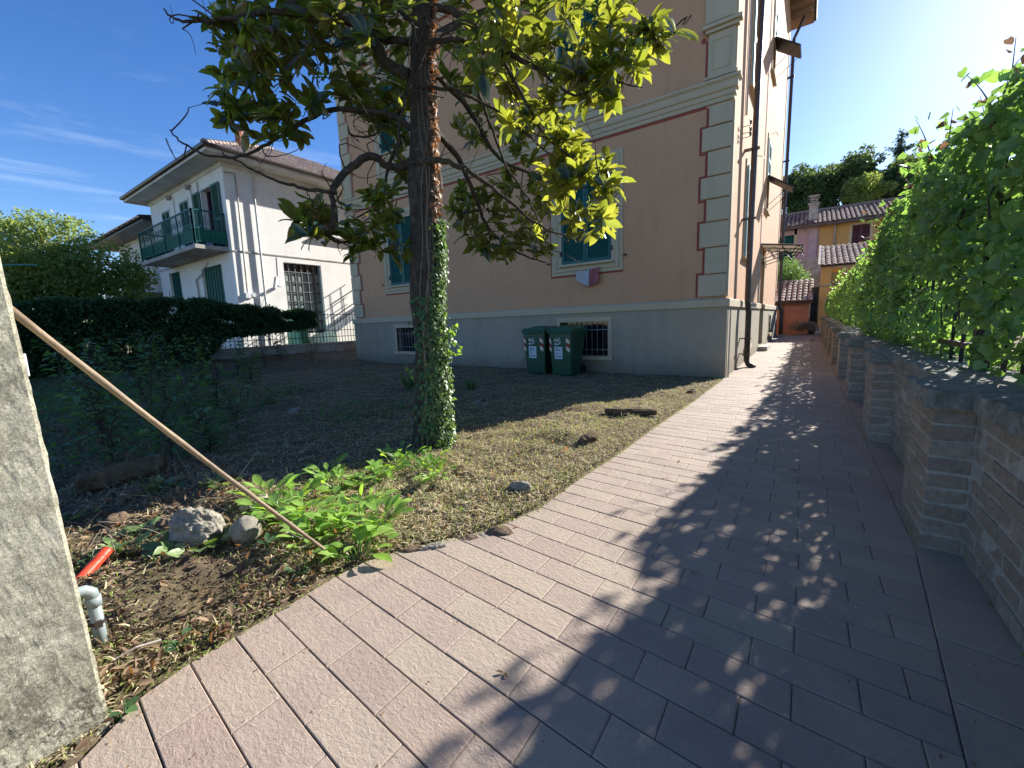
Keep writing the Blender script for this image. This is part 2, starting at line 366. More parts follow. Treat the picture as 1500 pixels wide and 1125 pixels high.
ys = np.concatenate([np.linspace(-200, -10, 12)[:-1], np.linspace(-10, -8.2, 12)[:-1], np.linspace(-8.2, -5, 100)[:-1], np.linspace(-5, 1, 84)[:-1], np.linspace(1, 20, 30)[:-1], np.linspace(20, 260, 40)])
V = [(x, y, gz(x, y)) for y in ys for x in xs]; nx = len(xs)
F = [(j*nx+i, j*nx+i+1, (j+1)*nx+i+1, (j+1)*nx+i) for j in range(len(ys)-1) for i in range(nx-1)]
me = bpy.data.meshes.new('ground'); me.from_pydata(V, [], F); me.update()
tag(link('ground', me, M['soil'], None, True), kind='structure')
# ------------------------------------------------------------------ paved path: real slabs in staggered rows
def path():
    base = MB(); b = MB(); P0 = .1395; TL = -.082; V0 = -7.824
    ysb = np.linspace(-12, 12.9, 60)
    vs = [];
    for y in ysb: vs += [(edge(y)-.0, y, slope(y)-.016), (2.0, y, slope(y)-.016)]
    base.add(vs, [(2*i, 2*i+1, 2*i+3, 2*i+2) for i in range(len(ysb)-1)])
    base.build('path_bed', M['joint'], None); tag(bpy.data.objects['path_bed'], kind='structure')
    def xr(y): return float(np.interp(y, [-12, -7, -5.7, 13], [1.28, 1.545, 1.65, 1.66]))
    def slab(c, ch=.0032, dz=0.0):
        c = [np.array(p, float) for p in c]; m = sum(c)/4
        top = []
        for p in c:
            d = m-p; top.append(p + d/np.linalg.norm(d)*ch*1.6)
        o = dz
        w = [(p[0], p[1], slope(p[1])-.016) for p in c]+[(p[0], p[1], slope(p[1])-ch*.8+o) for p in c]+[(p[0], p[1], slope(p[1])+o) for p in top]
        b.tone = rnd.random()
        b.add(w, [(8,9,10,11)]+[(i, (i+1) % 4, 4+(i+1) % 4, 4+i) for i in range(4)]+[(4+i, 4+(i+1) % 4, 8+(i+1) % 4, 8+i) for i in range(4)])
    k0 = -30; k1 = 150; g = .0018
    for k in range(k0, k1):
        v0, v1 = V0+k*P0+g, V0+(k+1)*P0-g
        Y = lambda v, x: v + TL*(x-.6)
        yl = Y(v0, 0); xl0, xl1 = edge(Y(v0, 0)) + .004, edge(Y(v1, 0)) + .004
        if yl > 12.6: break
        if yl > 0: xl0 += .015; xl1 += .015
        r0, r1 = xr(Y(v0, 1.6)), xr(Y(v1, 1.6))
        x = (.061 if k % 2 == 0 else .206)-.279*4+rnd.uniform(-.012, .012)+.03*math.sin(k*.13); L = .279
        cuts = []
        while x < 1.7:
            cuts.append(x); x += L
        xs_ = [None]+[c for c in cuts if c > max(xl0, xl1)+.05 and c < min(r0, r1)-.05]+[None]
        for a, c in zip(xs_[:-1], xs_[1:]):
            a0, a1 = (xl0, xl1) if a is None else (a+.0011, a+.0011)
            c0, c1 = (r0-g, r1-g) if c is None else (c-.0011, c-.0011)
            w = rnd.uniform(-.0008, .0008)
            slab([(a0, Y(v0, a0), 0), (c0, Y(v0, c0), 0), (c1, Y(v1, c1), 0), (a1, Y(v1, a1), 0)], dz=rnd.uniform(-.0012, .0012))
    y = -12.0
    while y < 12.4:
        L = rnd.choice((.3, .3, .22, .3)); r0, r1 = xr(y), xr(y+L)
        slab([(r0+.001, y+.002, 0), (1.95, y+.002-.06, 0), (1.95, y+L-.002-.06, 0), (r1+.001, y+L-.002, 0)], dz=rnd.uniform(-.002, .001)); y += L
    o = b.build('path', M['slab'], None); tag(o, kind='structure')
path()
# ------------------------------------------------------------------ louvred shutter leaf (x along, facing -y)
def shutter(mb, x0, x1, y, z0, z1, n=None, th=.035):
    fw = .055; mid = z0+(z1-z0)*.47
    mb.box(x0, x0+fw, y, y+th, z0, z1); mb.box(x1-fw, x1, y, y+th, z0, z1)
    for a, b_ in ((z0, z0+.09), (mid-.035, mid+.035), (z1-.07, z1)): mb.box(x0+fw, x1-fw, y+.002, y+th-.002, a, b_)
    for a, b_ in ((z0+.09, mid-.035), (mid+.035, z1-.07)):
        k = max(4, int((b_-a)/.045))
        for i in range(k):
            zc = a+(i+.5)*(b_-a)/k; xm = (x0+x1)/2
            mb.obox((xm, y+th/2, zc), ((x1-x0)/2-fw, 0, 0), (0, .014, .016), (0, -.0035, .0035))
    mb.box(x0+fw, x1-fw, y+th-.008, y+th-.004, z0+.09, z1-.07)
SWAP = lambda v: np.stack([-v[:, 1] + SK*v[:, 0], v[:, 0], v[:, 2]], 1)    # facade coordinates -> side wall
# ------------------------------------------------------------------ the tall pink building
Bd = thing('apartment_building', (-5.3, 6, 0), 'tall terracotta pink apartment building with cream corner quoins and grey plinth', 'building')
HT = 12.6; X0 = -10.62
def slabwall(mb, x0, x1, z0, z1, holes, y0=0.0, th=.3):
    xc = sorted({x0, x1, *[h[0] for h in holes], *[h[1] for h in holes]}); zc = sorted({z0, z1, *[h[2] for h in holes], *[h[3] for h in holes]})
    for a, b_ in zip(xc[:-1], xc[1:]):
        for c, d in zip(zc[:-1], zc[1:]):
            m = ((a+b_)/2, (c+d)/2)
            if any(h[0] < m[0] < h[1] and h[2] < m[1] < h[3] for h in holes): continue
            mb.add([(a, y0, c), (b_, y0, c), (b_, y0, d), (a, y0, d)], [(0, 1, 2, 3)])
    for h in holes:
        a, b_, c, d = h
        mb.add([(a, y0, c), (b_, y0, c), (b_, y0, d), (a, y0, d), (a, y0+th, c), (b_, y0+th, c), (b_, y0+th, d), (a, y0+th, d)], [(0, 4, 5, 1), (1, 5, 6, 2), (2, 6, 7, 3), (3, 7, 4, 0)])
WX = [(-3.20, -2.08), (-8.80, -7.68)]; WZ = [(2.27, 4.17), (5.85, 7.75), (9.0, 10.8)]
Wholes = [(a, b, c, d) for a, b in WX for c, d in WZ]
SWn = [(1.95, 2.95, 2.33, 4.12), (1.95, 2.95, 5.6, 7.5), (1.95, 2.95, 8.9, 10.7), (6.0, 6.75, 4.05, 5.9), (6.0, 6.75, 7.6, 9.3)]
SDoor = (5.42, 6.55, .22, 2.62)
m = MB(); slabwall(m, X0, 0, 1.30, HT, Wholes)
m.build('front_wall', M['paint'], Bd)
m = MB(); slabwall(m, 0, 12.4, 1.30, HT, [(a, b, c, d) for a, b, c, d in SWn]+[(SDoor[0], SDoor[1], 1.30, SDoor[3])])
m.build('side_wall', M['paint'], Bd, xf=SWAP)
m = MB(); m.box(X0+.02, X0+.3, .1, 7.4, 0, HT); m.box(X0+.3, -5, 7.1, 7.4, 0, HT); m.box(-5, -4.7, 7.1, 12.3, 0, HT); m.box(-4.7, .0, 12.1, 12.4, 0, HT-.01)
m.build('rear_wall', M['paint'], Bd)
# plinth (stands 4 cm proud)
BW = [(-3.24, -2.14, .36, 1.075), (-8.65, -7.60, .40, 1.08)]
m = MB(); slabwall(m, X0-.05, .05, -.3, 1.26, BW, y0=-.05, th=.28); m.add([(X0-.05, -.05, -.3), (X0-.05, -.05, 1.26), (X0-.05, 4, 1.26), (X0-.05, 4, -.3)], [(0, 1, 2, 3)])
m.build('front_plinth', M['plinth'], Bd)
SBW = [(2.55, 3.05, .42, 1.06), (8.6, 9.3, .45, 1.06)]
m = MB(); slabwall(m, -.05, 12.45, -.3, 1.26, SBW+[(SDoor[0], SDoor[1], .22, 1.26)], y0=-.05, th=.25)
m.build('side_plinth', M['plinth'], Bd, xf=SWAP)
# banded plinth moulding, mitred round the corner
def band(prof, name, mat=M['cream'], doorgap=False, front=False):
    """prof: list of (out, z) from bottom to top"""
    m = MB(); n = len(prof)
    def st(fn): return [fn(o, z) for o, z in prof]
    secs = [st(lambda o, z: (X0-o, 4, z)), st(lambda o, z: (X0-o, -o, z)), st(lambda o, z: (o, -o, z))]
    parts = [secs]
    if front: parts = [secs+[st(lambda o, z: (-.02, .02, z))]] if 0 else [secs]
    if doorgap: parts = [secs+[st(lambda o, z: (o+SK*SDoor[0], SDoor[0]-.02, z))], [st(lambda o, z: (o+SK*SDoor[1], SDoor[1]+.02, z)), st(lambda o, z: (o+SK*12.4, 12.4+o, z))]]
    elif front: secs.append(st(lambda o, z: (.0+o*.999, .10, z)))
    else: secs.append(st(lambda o, z: (o+SK*12.4, 12.4+o, z)))
    for ss in parts:
        vs = [p for s in ss for p in s]
        fs = [(i*n+k, (i+1)*n+k, (i+1)*n+k+1, i*n+k+1) for i in range(len(ss)-1) for k in range(n-1)]
        fs += [tuple(range(n-1, -1, -1)), tuple((len(ss)-1)*n+k for k in range(n))]
        m.add(vs, fs)
    m.build(name, mat, Bd)
band([(0, 1.255), (.085, 1.262), (.085, 1.38), (.06, 1.40), (.0, 1.412)], 'plinth_moulding', doorgap=True)
Z3, Z4 = 4.62, 4.96
band([(0, Z3), (.03, Z3+.002), (.03, Z3+.07), (.05, Z3+.075), (.05, Z3+.15), (.075, Z3+.16), (.085, Z3+.2), (.085, Z3+.27), (.12, Z3+.30), (.12, Z4), (.0, Z4+.02)], 'string_course', front=True)
band([(0, 8.3), (.05, 8.303), (.05, 8.42), (.09, 8.45), (.09, 8.6), (0, 8.63)], 'upper_string_course', front=True)
# corner quoins: alternating long and short blocks
def quoins(xc, sgn, name, side=False):
    m = MB(); zz = [1.44, 1.835, 2.29, 2.72, 3.10, 3.47, 3.88, 4.27, 4.60]
    up = [5.85+.42*i for i in range(6)]+[8.28]; up2 = [8.65+.42*i for i in range(9)]
    for seq in (zz, up, up2):
        for i, (a, b_) in enumerate(zip(seq[:-1], seq[1:])):
            w = .445 if i % 2 == 0 else .345
            x0_, x1_ = (xc-w, xc+.012) if sgn < 0 else (xc-.012, xc+w)
            q_ = MB(); q_.box(x0_, x1_, -.045, .02, a+.008, b_-.012); q_.build('quoin', M['cream'], Bd, bevel=.012)
    if not side:
        # panelled pedestal above the string course
        x0_, x1_ = (xc-.38, xc+.02) if sgn < 0 else (xc-.02, xc+.38)
        m.box(x0_, x1_, -.05, .02, 5.03, 5.68); m.box(x0_+sgn*.0-.05, x1_+.05, -.10, .02, 4.985, 5.028)
        m.box(x0_-.05, x1_+.05, -.09, .02, 5.685, 5.74); m.box(x0_-.09, x1_+.09, -.13, .02, 5.742, 5.80)
        for (a, b_, c, d) in ((x0_+.05, x1_-.06, 5.12, 5.14), (x0_+.05, x1_-.06, 5.56, 5.58), (x0_+.05, x0_+.07, 5.14, 5.56), (x1_-.08, x1_-.06, 5.14, 5.56)):
            m.box(a, b_, -.062, -.048, c, d)
    return m
quoins(0, -1, '').build('corner_pedestal', M['cream'], Bd, bevel=.012)
quoins(X0, 1, '').build('corner_pedestal', M['cream'], Bd, bevel=.012)
m = MB()
for seq in ([1.44, 4.6], [5.0, 12.5]): m.box(.0, .10, -.04, .02, seq[0], seq[1])
m.box(.16, .19, -.03, .02, 1.44, 4.6)
m.build('side_corner_strip', M['cream'], Bd, xf=SWAP, bevel=.006)
# painted red line that follows the quoins
m = MB(); zz = [1.44, 1.835, 2.29, 2.72, 3.10, 3.47, 3.88, 4.27, 4.575]; t_ = .035
for xc, sg in ((0, -1), (X0, 1)):
    for i, (a, b_) in enumerate(zip(zz[:-1], zz[1:])):
        w = .455 if i % 2 == 0 else .355; x = xc+sg*w
        m.box(*sorted((x, x+sg*t_)), -.004, .01, a-(.0 if i % 2 else t_*.0), b_)
        if i < 7:
            x2 = xc+sg*(.355+t_); m.box(*sorted((x2, xc+sg*(.455+t_))), -.0042, .01, (b_ if i % 2 == 0 else b_-t_), (b_+t_ if i % 2 == 0 else b_))
    zz2 = [4.97, 5.70]; m.box(*sorted((xc+sg*.40, xc+sg*.43)), -.004, .01, 5.03, 5.62); m.box(*sorted((xc+sg*.355, xc+sg*.39)), -.004, .01, 5.85, 8.28)
    m.box(*sorted((xc+sg*.43, xc+sg*.50)), -.004, .01, 5.60, 5.68)
m.box(X0+.39, -.39, -.0045, .01, 4.575, 4.615)
m.box(X0+.5, -.5, -.004, .01, 8.26, 8.295)
m.build('painted_line', M['red'], Bd)
# facade windows
for (a, b_) in WX:
    for fi, (c, d) in enumerate(WZ):
        w = MB(); f = .235; fb = .20
        def ring(x0, x1, z0, z1, t, y0, y1):
            w.box(x0, x0+t, y0, y1, z0, z1); w.box(x1-t, x1, y0, y1, z0, z1); w.box(x0+t, x1-t, y0, y1, z0, z0+t); w.box(x0+t, x1-t, y0, y1, z1-t, z1)
        ring(a-f, b_+f, c-fb, d+.16, .075, -.028, .01); ring(a-f+.075, b_+f-.075, c-fb+.075, d+.085, .05, -.052, .01)
        ring(a-f+.125, b_+f-.125, c-.078, d+.038, .04, -.036, .01); ring(a-f+.165, b_+f-.165, c-.04, d+.0, .072, -.02, .012)
        if fi == 1:   # apron with pilaster strips on the string course
            w.box(a-.19, b_+.19, -.03, .01, 5.03, c-.21)
            for x in (a-.2, b_+.05): w.box(x, x+.15, -.06, .01, 5.0, c-.21)
            w.box(a-.05, b_+.05, -.05, .01, 5.15, 5.17); w.box(a-.32, b_+.32, -.10, .01, d+.17, d+.30); w.box(a-.38, b_+.38, -.15, .01, d+.302, d+.36)
        win = w.build('window', M['cream'], Bd, bevel=.004)
        s = MB(); s.box(a-.06, b_+.06, -.10, -.0, c-.03, c+.0); s.build('sill', M['cream'], win, bevel=.004)
        s = MB(); xm = (a+b_)/2; shutter(s, a+.006, xm-.003, -.012, c+.008, d-.005); s.build('shutter', M['shutter'], win)
        s = MB(); shutter(s, xm+.003, b_-.006, -.012, c+.008, d-.005); s.build('shutter', M['shutter'], win)
        s = MB(); s.box(a, b_, .24, .26, c, d); s.build('pane', M['darkglass'], win)
        for x in (a-.30, b_+.30):
            s = MB(); s.tube([(x, 0, c+.06), (x, -.06, c+.06), (x, -.06, c+.10)], .008, 6); s.tube([(x-.04, -.06, c+.075), (x+.03, -.06, c+.08)], .012, 6)
            s.build('shutter_catch', M['iron'], win)
        for x in (a-.01, b_+.01):
            for z in (c+.25, d-.25): s = MB(); s.box(x-.02, x+.02, -.03, -.005, z-.05, z+.05); s.build('hinge', M['iron'], win)
        r_ = MB(); q = .035
        if fi == 0:
            r_.box(a-f-q, a-f-.002, -.004, .01, c-fb-q, d+.0); r_.box(a-f, b_+f, -.0042, .01, c-fb-q, c-fb-.002)
        else: r_.box(a-.235-q, a-.237, -.004, .01, c-.9 if fi == 1 else c-.2, d+.1)
        r_.build('painted_line', M['red'], win)
# basement windows
for (a, b_, c, d) in BW:
    w = MB(); y = -.065
    w.box(a-.085, a, y, .0, c-.04, d+.095); w.box(b_, b_+.085, y, .0, c-.04, d+.095); w.box(a, b_, y, .0, d, d+.095)
    w.box(a-.12, b_+.11, y-.05, .0, c-.085, c-.0)
    win = w.build('basement_window', M['cream'], Bd, bevel=.005)
    s = MB(); s.box(a, b_, .13, .15, c, d); s.build('pane', M['darkglass'], win)
    s = MB(); n = 8
    for i in range(1, n+1):
        x = a+(b_-a)*i/(n+1); s.tube([(x, -.02, c-.01), (x, -.02, d+.01)], .008, 6)
    for z in (c+.13, d-.17): s.box(a, b_, -.032, -.022, z-.012, z+.012)
    s.build('window_bars', M['greyiron'], win)
# side wall: windows, propped shutters, door, canopy
for i, (a, b_, c, d) in enumerate(SWn):
    w = MB()
    w.box(a-.09, a, -.025, .01, c-.02, d+.1); w.box(b_, b_+.09, -.025, .01, c-.02, d+.1); w.box(a, b_, -.025, .01, d, d+.1); w.box(a-.12, b_+.12, -.075, .01, c-.07, c-.022)
    win = w.build('window', M['cream'], Bd, xf=SWAP)
    s = MB(); s.box(a, b_, .2, .22, c, d); s.build('pane', M['darkglass'], win, xf=SWAP)
    s = MB(); xm = (a+b_)/2
    if i < 3:
        shutter(s, a+.01, xm-.003, -.06, c+.01, d-.01); s.build('shutter', M['shutter_side'], win, xf=SWAP)
        s = MB(); shutter(s, xm+.003, b_-.01, -.06, c+.01, d-.01); s.build('shutter', M['shutter_side'], win, xf=SWAP)
    else:
        zm = c+(d-c)*.48; shutter(s, a+.01, b_-.01, -.045, zm, d-.01); s.build('shutter', M['shutter_side'], win, xf=SWAP)
        s = MB(); s.obox(((a+b_)/2, -.045-.29, zm-.22), ((b_-a)/2-.02, 0, 0), (0, -.285, -.20), (0, -.012, .017))
        s.build('propped_shutter', M['iron'], win, xf=SWAP, label='dark lower shutter flap propped open from the wall')
        s = MB(); s.tube([(a+.05, -.03, c+.05), (a+.05, -.55, zm-.40)], .008, 5); s.tube([(b_-.05, -.03, c+.05), (b_-.05, -.55, zm-.40)], .008, 5)
        s.build('stay', M['iron'], win, xf=SWAP)
for (a, b_, c, d) in SBW:
    w = MB(); w.box(a-.07, a, -.065, 0, c-.03, d+.07); w.box(b_, b_+.07, -.065, 0, c-.03, d+.07); w.box(a, b_, -.065, 0, d, d+.07); w.box(a-.1, b_+.1, -.13, 0, c-.09, c)
    win = w.build('basement_window', M['cream'], Bd, xf=SWAP)
    s = MB(); s.box(a, b_, .06, .08, c, d); s.build('pane', M['darkglass'], win, xf=SWAP)
    s = MB()
    for z in (c+.18, d-.2): s.box(a, b_, -.03, -.01, z-.012, z+.012)
    for k in range(1, 4): s.tube([(a+(b_-a)*k/4, -.02, c), (a+(b_-a)*k/4, -.02, d)], .007, 5)
    s.build('window_bars', M['whitetrim'], win, xf=SWAP)
a, b_, c, d = SDoor
w = MB(); w.box(a-.1, a, -.03, .01, 1.42, d+.12); w.box(b_, b_+.1, -.03, .01, 1.42, d+.12); w.box(a, b_, -.03, .01, d, d+.12)
dr = w.build('door', M['cream'], Bd, xf=SWAP)
s = MB(); s.box(a, b_, .20, .24, c, d); s.box(a+.06, b_-.06, .18, .2, c+.06, 1.1); s.box(a+.06, b_-.06, .18, .2, 1.2, d-.1); s.build('door_leaf', M['wood'], dr, xf=SWAP)
s = MB(); s.box(a-.05, b_+.05, -.28, .2, -.1, .20); s.build('doorstep', M['wrust'], dr, xf=SWAP, bevel=.01)
cn = MB(); cy0, cy1 = 5.40, 6.95
for k in range(9):
    y0 = cy0+(cy1-cy0)*k/9; y1 = cy0+(cy1-cy0)*(k+1)/9
    cn.hexa([(y0, -.0, 3.0), (y1-.01, -.0, 3.0), (y1-.01, -.93, 2.86), (y0, -.93, 2.86), (y0, -.0, 3.025), (y1-.01, 0, 3.025), (y1-.01, -.93, 2.885), (y0, -.93, 2.885)])
cn = cn.build('door_canopy', leafmat('translucent_canopy_sheet', (.45, .42, .36), (.6, .57, .5), None, .4, (.75, .68, .58), .6), Bd, xf=SWAP)
s = MB()
for y in (cy0-.01, (cy0+cy1)/2, cy1):
    s.bar((y, 0, 3.0), (y, -.95, 2.85), .03); s.bar((y, 0, 2.58), (y, -.80, 2.80), .018); s.bar((y, 0, 2.98), (y, -.02, 2.5), .022)
    s.tube([(y, -.95+.5*t-0.0, 2.76+.09*math.sin(t*9)) for t in np.linspace(0, 1.7, 18)], .010, 5)
    s.tube([(y, -.30+.11*math.cos(t), 2.80+.07*math.sin(t)) for t in np.linspace(0, 6.3, 14)], .009, 5)
s.bar((cy0, -.95, 2.83), (cy1, -.95, 2.83), .03, .05); s.bar((cy0, -.5, 2.90), (cy1, -.5, 2.90), .02)
s.build('bracket', M['iron'], cn, xf=SWAP)
# pipes
m = MB(); px = 1.66
m.tube([(px, -.20, 12.0), (px, -.16, 3.0), (px, -.16, 1.4), (px, -.19, 1.15), (px, -.19, .16), (px-.03, -.23, .08), (px-.10, -.34, .03)], .055, 12)
for z in (9.8, 7.2, 4.3, 3.0, .62, .30): m.box(px-.065, px+.065, -.26, .0, z-.012, z+.012)
m.build('drainpipe', M['pipe'], Bd, xf=SWAP, smooth=False, label='brown drainpipe near the front corner')
m = MB(); m.tube([(12.3, -.42, 11.95), (12.3, -.12, 11.3), (12.28, -.12, 1.5), (12.25, -.2, 1.2), (12.2, -.22, .25)], .055, 10)
for z in (10, 7, 4, 2): m.box(12.22, 12.38, -.2, 0, z-.01, z+.01)
m.build('drainpipe', M['pipe'], Bd, xf=SWAP, label='brown drainpipe at the rear corner')
m = MB(); m.tube([(1.52, -.02, 12), (1.52, -.02, 4.9)], .016, 6); m.tube([(.12, -.075, .0), (.12, -.075, 1.24)], .013, 6)
m.tube([(5.15, -.012, 12), (5.2, -.012, 1.45)], .009, 5)
m.build('conduit', M['whitepipe'], Bd, xf=SWAP)
m = MB()
for z, l in ((4.62, .22), (4.5, .2), (4.42, .2)): m.tube([(1.3, -.0, z), (1.3, -.12, z), (1.3-l, -.13, z+.02)], .007, 5); m.tube([(1.3-l*.6, -.14, z-.03), (1.3-l*.6, -.14, z+.03)], .018, 6)
m.tube([(3.6, -.01, 4.75), (3.6, -.12, 4.72), (3.9, -.14, 4.75)], .008, 5); m.tube([(6.9, -.01, 6.3), (6.9, -.14, 6.28), (7.2, -.14, 6.3)], .008, 5)
m.build('wire_bracket', M['iron'], Bd, xf=SWAP)
# eaves and roof
m = MB(); e = .75
m.box(X0-e, e+.1, -e, 7.4, HT-.55, HT-.40); m.box(-5.3, e+.1, 7.4, 12.4+e, HT-.55, HT-.40)
ef = m.build('eaves', M['soffit'], Bd)
m = MB()
for k in range(22): m = MB(); m.box(.05, .1+e-.05, .2+k*.6-.9, .3+k*.6-.9, HT-.72, HT-.552); m.build('rafter', M['soffit'], ef)
m = MB(); m.tube([(e+.12, -e, HT-.44), (e+.12, 12.4+e, HT-.44)], .07, 8); m.tube([(X0-e, -e-.06, HT-.42), (e+.1, -e-.06, HT-.42)], .07, 8); m.build('gutter', M['pipe'], ef)
m = MB(); zt = HT-.398
m.add([(X0-e, -e, zt), (e+.1, -e, zt), (e+.1, 7.4, zt), (X0-e, 7.4, zt), (-7.2, 3.3, HT+.9), (-3, 3.3, HT+.9)], [(0, 1, 5, 4), (1, 2, 5), (2, 3, 4, 5), (3, 0, 4)]); m.add([(-5.3, 7.4, zt+.002), (e+.1, 7.4, zt+.002), (e+.1, 12.4+e, zt+.002), (-5.3, 12.4+e, zt+.002), (-2.2, 3.4, HT+.8), (-2.2, 10, HT+.8)], [(0, 4, 5, 3), (1, 2, 5, 4), (2, 3, 5)])
m.build('roof', M['tile'], Bd)
# cloth hanging from the window
t = MB(); n_ = 12
def clothpt(i, j, x0, x1, z0a, z1a, zba, zbb):
    a = i/n_; b = j/n_; x = x0+(x1-x0)*a; zt_ = z0a+(z1a-z0a)*a; zb = zba+(zbb-zba)*a
    return (x, -.075-.03*math.sin(a*7+b*3)-.02*b, zt_+(zb-zt_)*b)
vs = [clothpt(i, j, -2.82, -2.52, 2.125, 2.13, 1.93, 1.78) for j in range(n_+1) for i in range(n_+1)]
fs = [(j*(n_+1)+i, j*(n_+1)+i+1, (j+1)*(n_+1)+i+1, (j+1)*(n_+1)+i) for j in range(n_) for i in range(n_)]
t.add(vs, fs); t.mi = 1
t.add([clothpt(i, j, -2.52, -2.32, 2.13, 2.18, 1.78, 1.88) for j in range(n_+1) for i in range(n_+1)], fs)
o = t.build('cloth', [M['flag'], M['flagred']], None, smooth=True); sd = o.modifiers.new('s', 'SOLIDIFY'); sd.thickness = .004
tag(o, 'pale cloth with a faded red end hanging below the shuttered window', 'cloth')
# ------------------------------------------------------------------ tiled roof surface
def tiles(name, A, B, Cc, D, cw, rl, mat, parent, h=.045, step=.03):
    """A-B along the eave, D-C along the ridge"""
    A, B, Cc, D = (np.array(q, float) for q in (A, B, Cc, D)); W = np.linalg.norm(B-A); Ls = np.linalg.norm((D-A+Cc-B)/2)
    nc = max(2, round(W/cw)); nr = max(2, round(Ls/rl)); nrm = np.cross(B-A, D-A); nrm /= np.linalg.norm(nrm)
    if nrm[2] < 0: nrm = -nrm
    e_ = (B-A)/W; dl = float((D-A)@e_); dr = float((B-Cc)@e_); S_ = (D-A)-dl*e_
    mb = MB(); K = 5
    for r in range(nr):
        for cidx in range(nc):
            mb.tone = rnd.random(); jx = rnd.uniform(-.01, .01); jz = rnd.uniform(0, .012)
            vs = []
            vm = (r+.5)/nr; um = (cidx+.5)/nc
            if um*W < dl*vm or (1-um)*W < dr*vm: continue
            for vv in (0, 1):
                v = (r+vv*1.12)/nr; v = min(v, 1)
                P0 = A+S_*v; P1 = B+S_*v
                for k in range(K):
                    a = k/(K-1); u = (cidx+.04+a*.92)/nc
                    hh = h*(math.sin(pi*a)**.7 if 0 < a < 1 else 0)*(1.0-.12*vv)+step*(1-vv)+jz+.004
                    vs.append(P0+(P1-P0)*u+nrm*hh)
            mb.add(vs, [(k, k+1, K+k+1, K+k) for k in range(K-1)]+[(K-1, *range(K-2, -1, -1))])
    o = mb.build(name, mat, parent)
    sl = MB(); o_ = nrm*-.04; sl.hexa([A+o_, B+o_, Cc+o_, D+o_, A, B, Cc, D]); sl.build('roof_deck', M['joint'], o)
    return o
# ------------------------------------------------------------------ white house with the green balcony
kx, ky = -14.37, -1.79; HL = -21.3; HB = 7.0
WH = thing('white_house', ((kx+HL)/2, 2, 0), 'white two storey house with a green balcony and a brown tiled hip roof', 'house')
fronth = [(-16.15, -15.25, 3.85, 5.97), (-18.15, -17.35, 4.3, 5.92), (-20.05, -19.25, 4.3, 5.89), (-17.02, -15.33, 0.9, 3.46), (-20.3, -19.15, 0.9, 3.58)]
m = MB(); slabwall(m, HL, kx, -.6, 6.52, fronth, y0=ky, th=.35); m.build('front_wall', M['white'], WH)
WSW = lambda v: np.stack([kx-(v[:, 1]), v[:, 0], v[:, 2]], 1)
sideh = [(-.17, 1.27, 1.0, 3.57), (1.40, 2.35, 4.78, 6.0)]
m = MB(); slabwall(m, ky, HB, -.6, 6.52, sideh, y0=0, th=.35); m.build('side_wall', M['white'], WH, xf=WSW)
m = MB(); m.box(HL, kx-.02, HB-.3, HB, -.6, 6.5); m.box(HL, HL+.3, ky+.02, HB-.3, -.6, 6.5); m.build('rear_wall', M['white'], WH)
m = MB(); m.box(HL, kx+.02, ky-.02, ky+.01, 3.76, 3.80); m.box(kx-.01, kx+.022, ky+.01, HB, 3.76, 3.80); m.build('floor_line', M['wrust'], WH)
m = MB(); m.box(HL-.03, kx+.03, ky-.03, ky+.0, 6.38, 6.53); m.box(kx, kx+.03, ky, HB, 6.38, 6.53); m.build('cornice', M['whitetrim'], WH)
ov = .66
m = MB(); m.box(HL-ov, kx+ov, ky-ov, HB+ov, 6.53, 6.66); ef = m.build('eaves', M['whitetrim'], WH)
m = MB(); m.tube([(HL-ov, ky-ov-.05, 6.67), (kx+ov+.05, ky-ov-.05, 6.67), (kx+ov+.05, HB+ov, 6.67)], .065, 8); m.build('gutter', M['pipe'], ef)
rz = 8.75; xa, xb, ya, yb = HL-ov, kx+ov, ky-ov, HB+ov; xm = (xa+xb)/2; hw = (xb-xa)/2
tiles('roof', (xb, ya, 6.68), (xb, yb, 6.68), (xm, yb-hw, rz), (xm, ya+hw, rz), .2, .36, M['tilep'], WH)
m = MB(); m.add([(xa, ya, 6.67), (xb, ya, 6.67), (xm, ya+hw, rz)], [(0, 1, 2)]); m.add([(xb, yb, 6.67), (xa, yb, 6.67), (xm, yb-hw, rz)], [(0, 1, 2)]); m.add([(xa, yb, 6.67), (xa, ya, 6.67), (xm, ya+hw, rz), (xm, yb-hw, rz)], [(0, 1, 2, 3)])
m.build('roof', M['tilep'], WH)
m = MB()
for k in range(22):
    a = k/22; p = np.array((xb, ya, 6.72))*(1-a)+np.array((xm, ya+hw, rz+.04))*a; q = np.array((xb, ya, 6.72))*(1-a-.055)+np.array((xm, ya+hw, rz+.04))*(a+.055)
    m.tube([p, q], [.11, .08], 7)
m.build('ridge_tiles', M['tilep'], WH)
c_ = onx(352, 213, -15.3)
m = MB(); m.tube([(c_[0], c_[1], 6.9), (c_[0], c_[1], 8.05)], .13, 10); m.tube([(c_[0], c_[1], 8.05), (c_[0], c_[1], 8.15)], .17, 10); m.build('chimney', M['terrac'], WH)
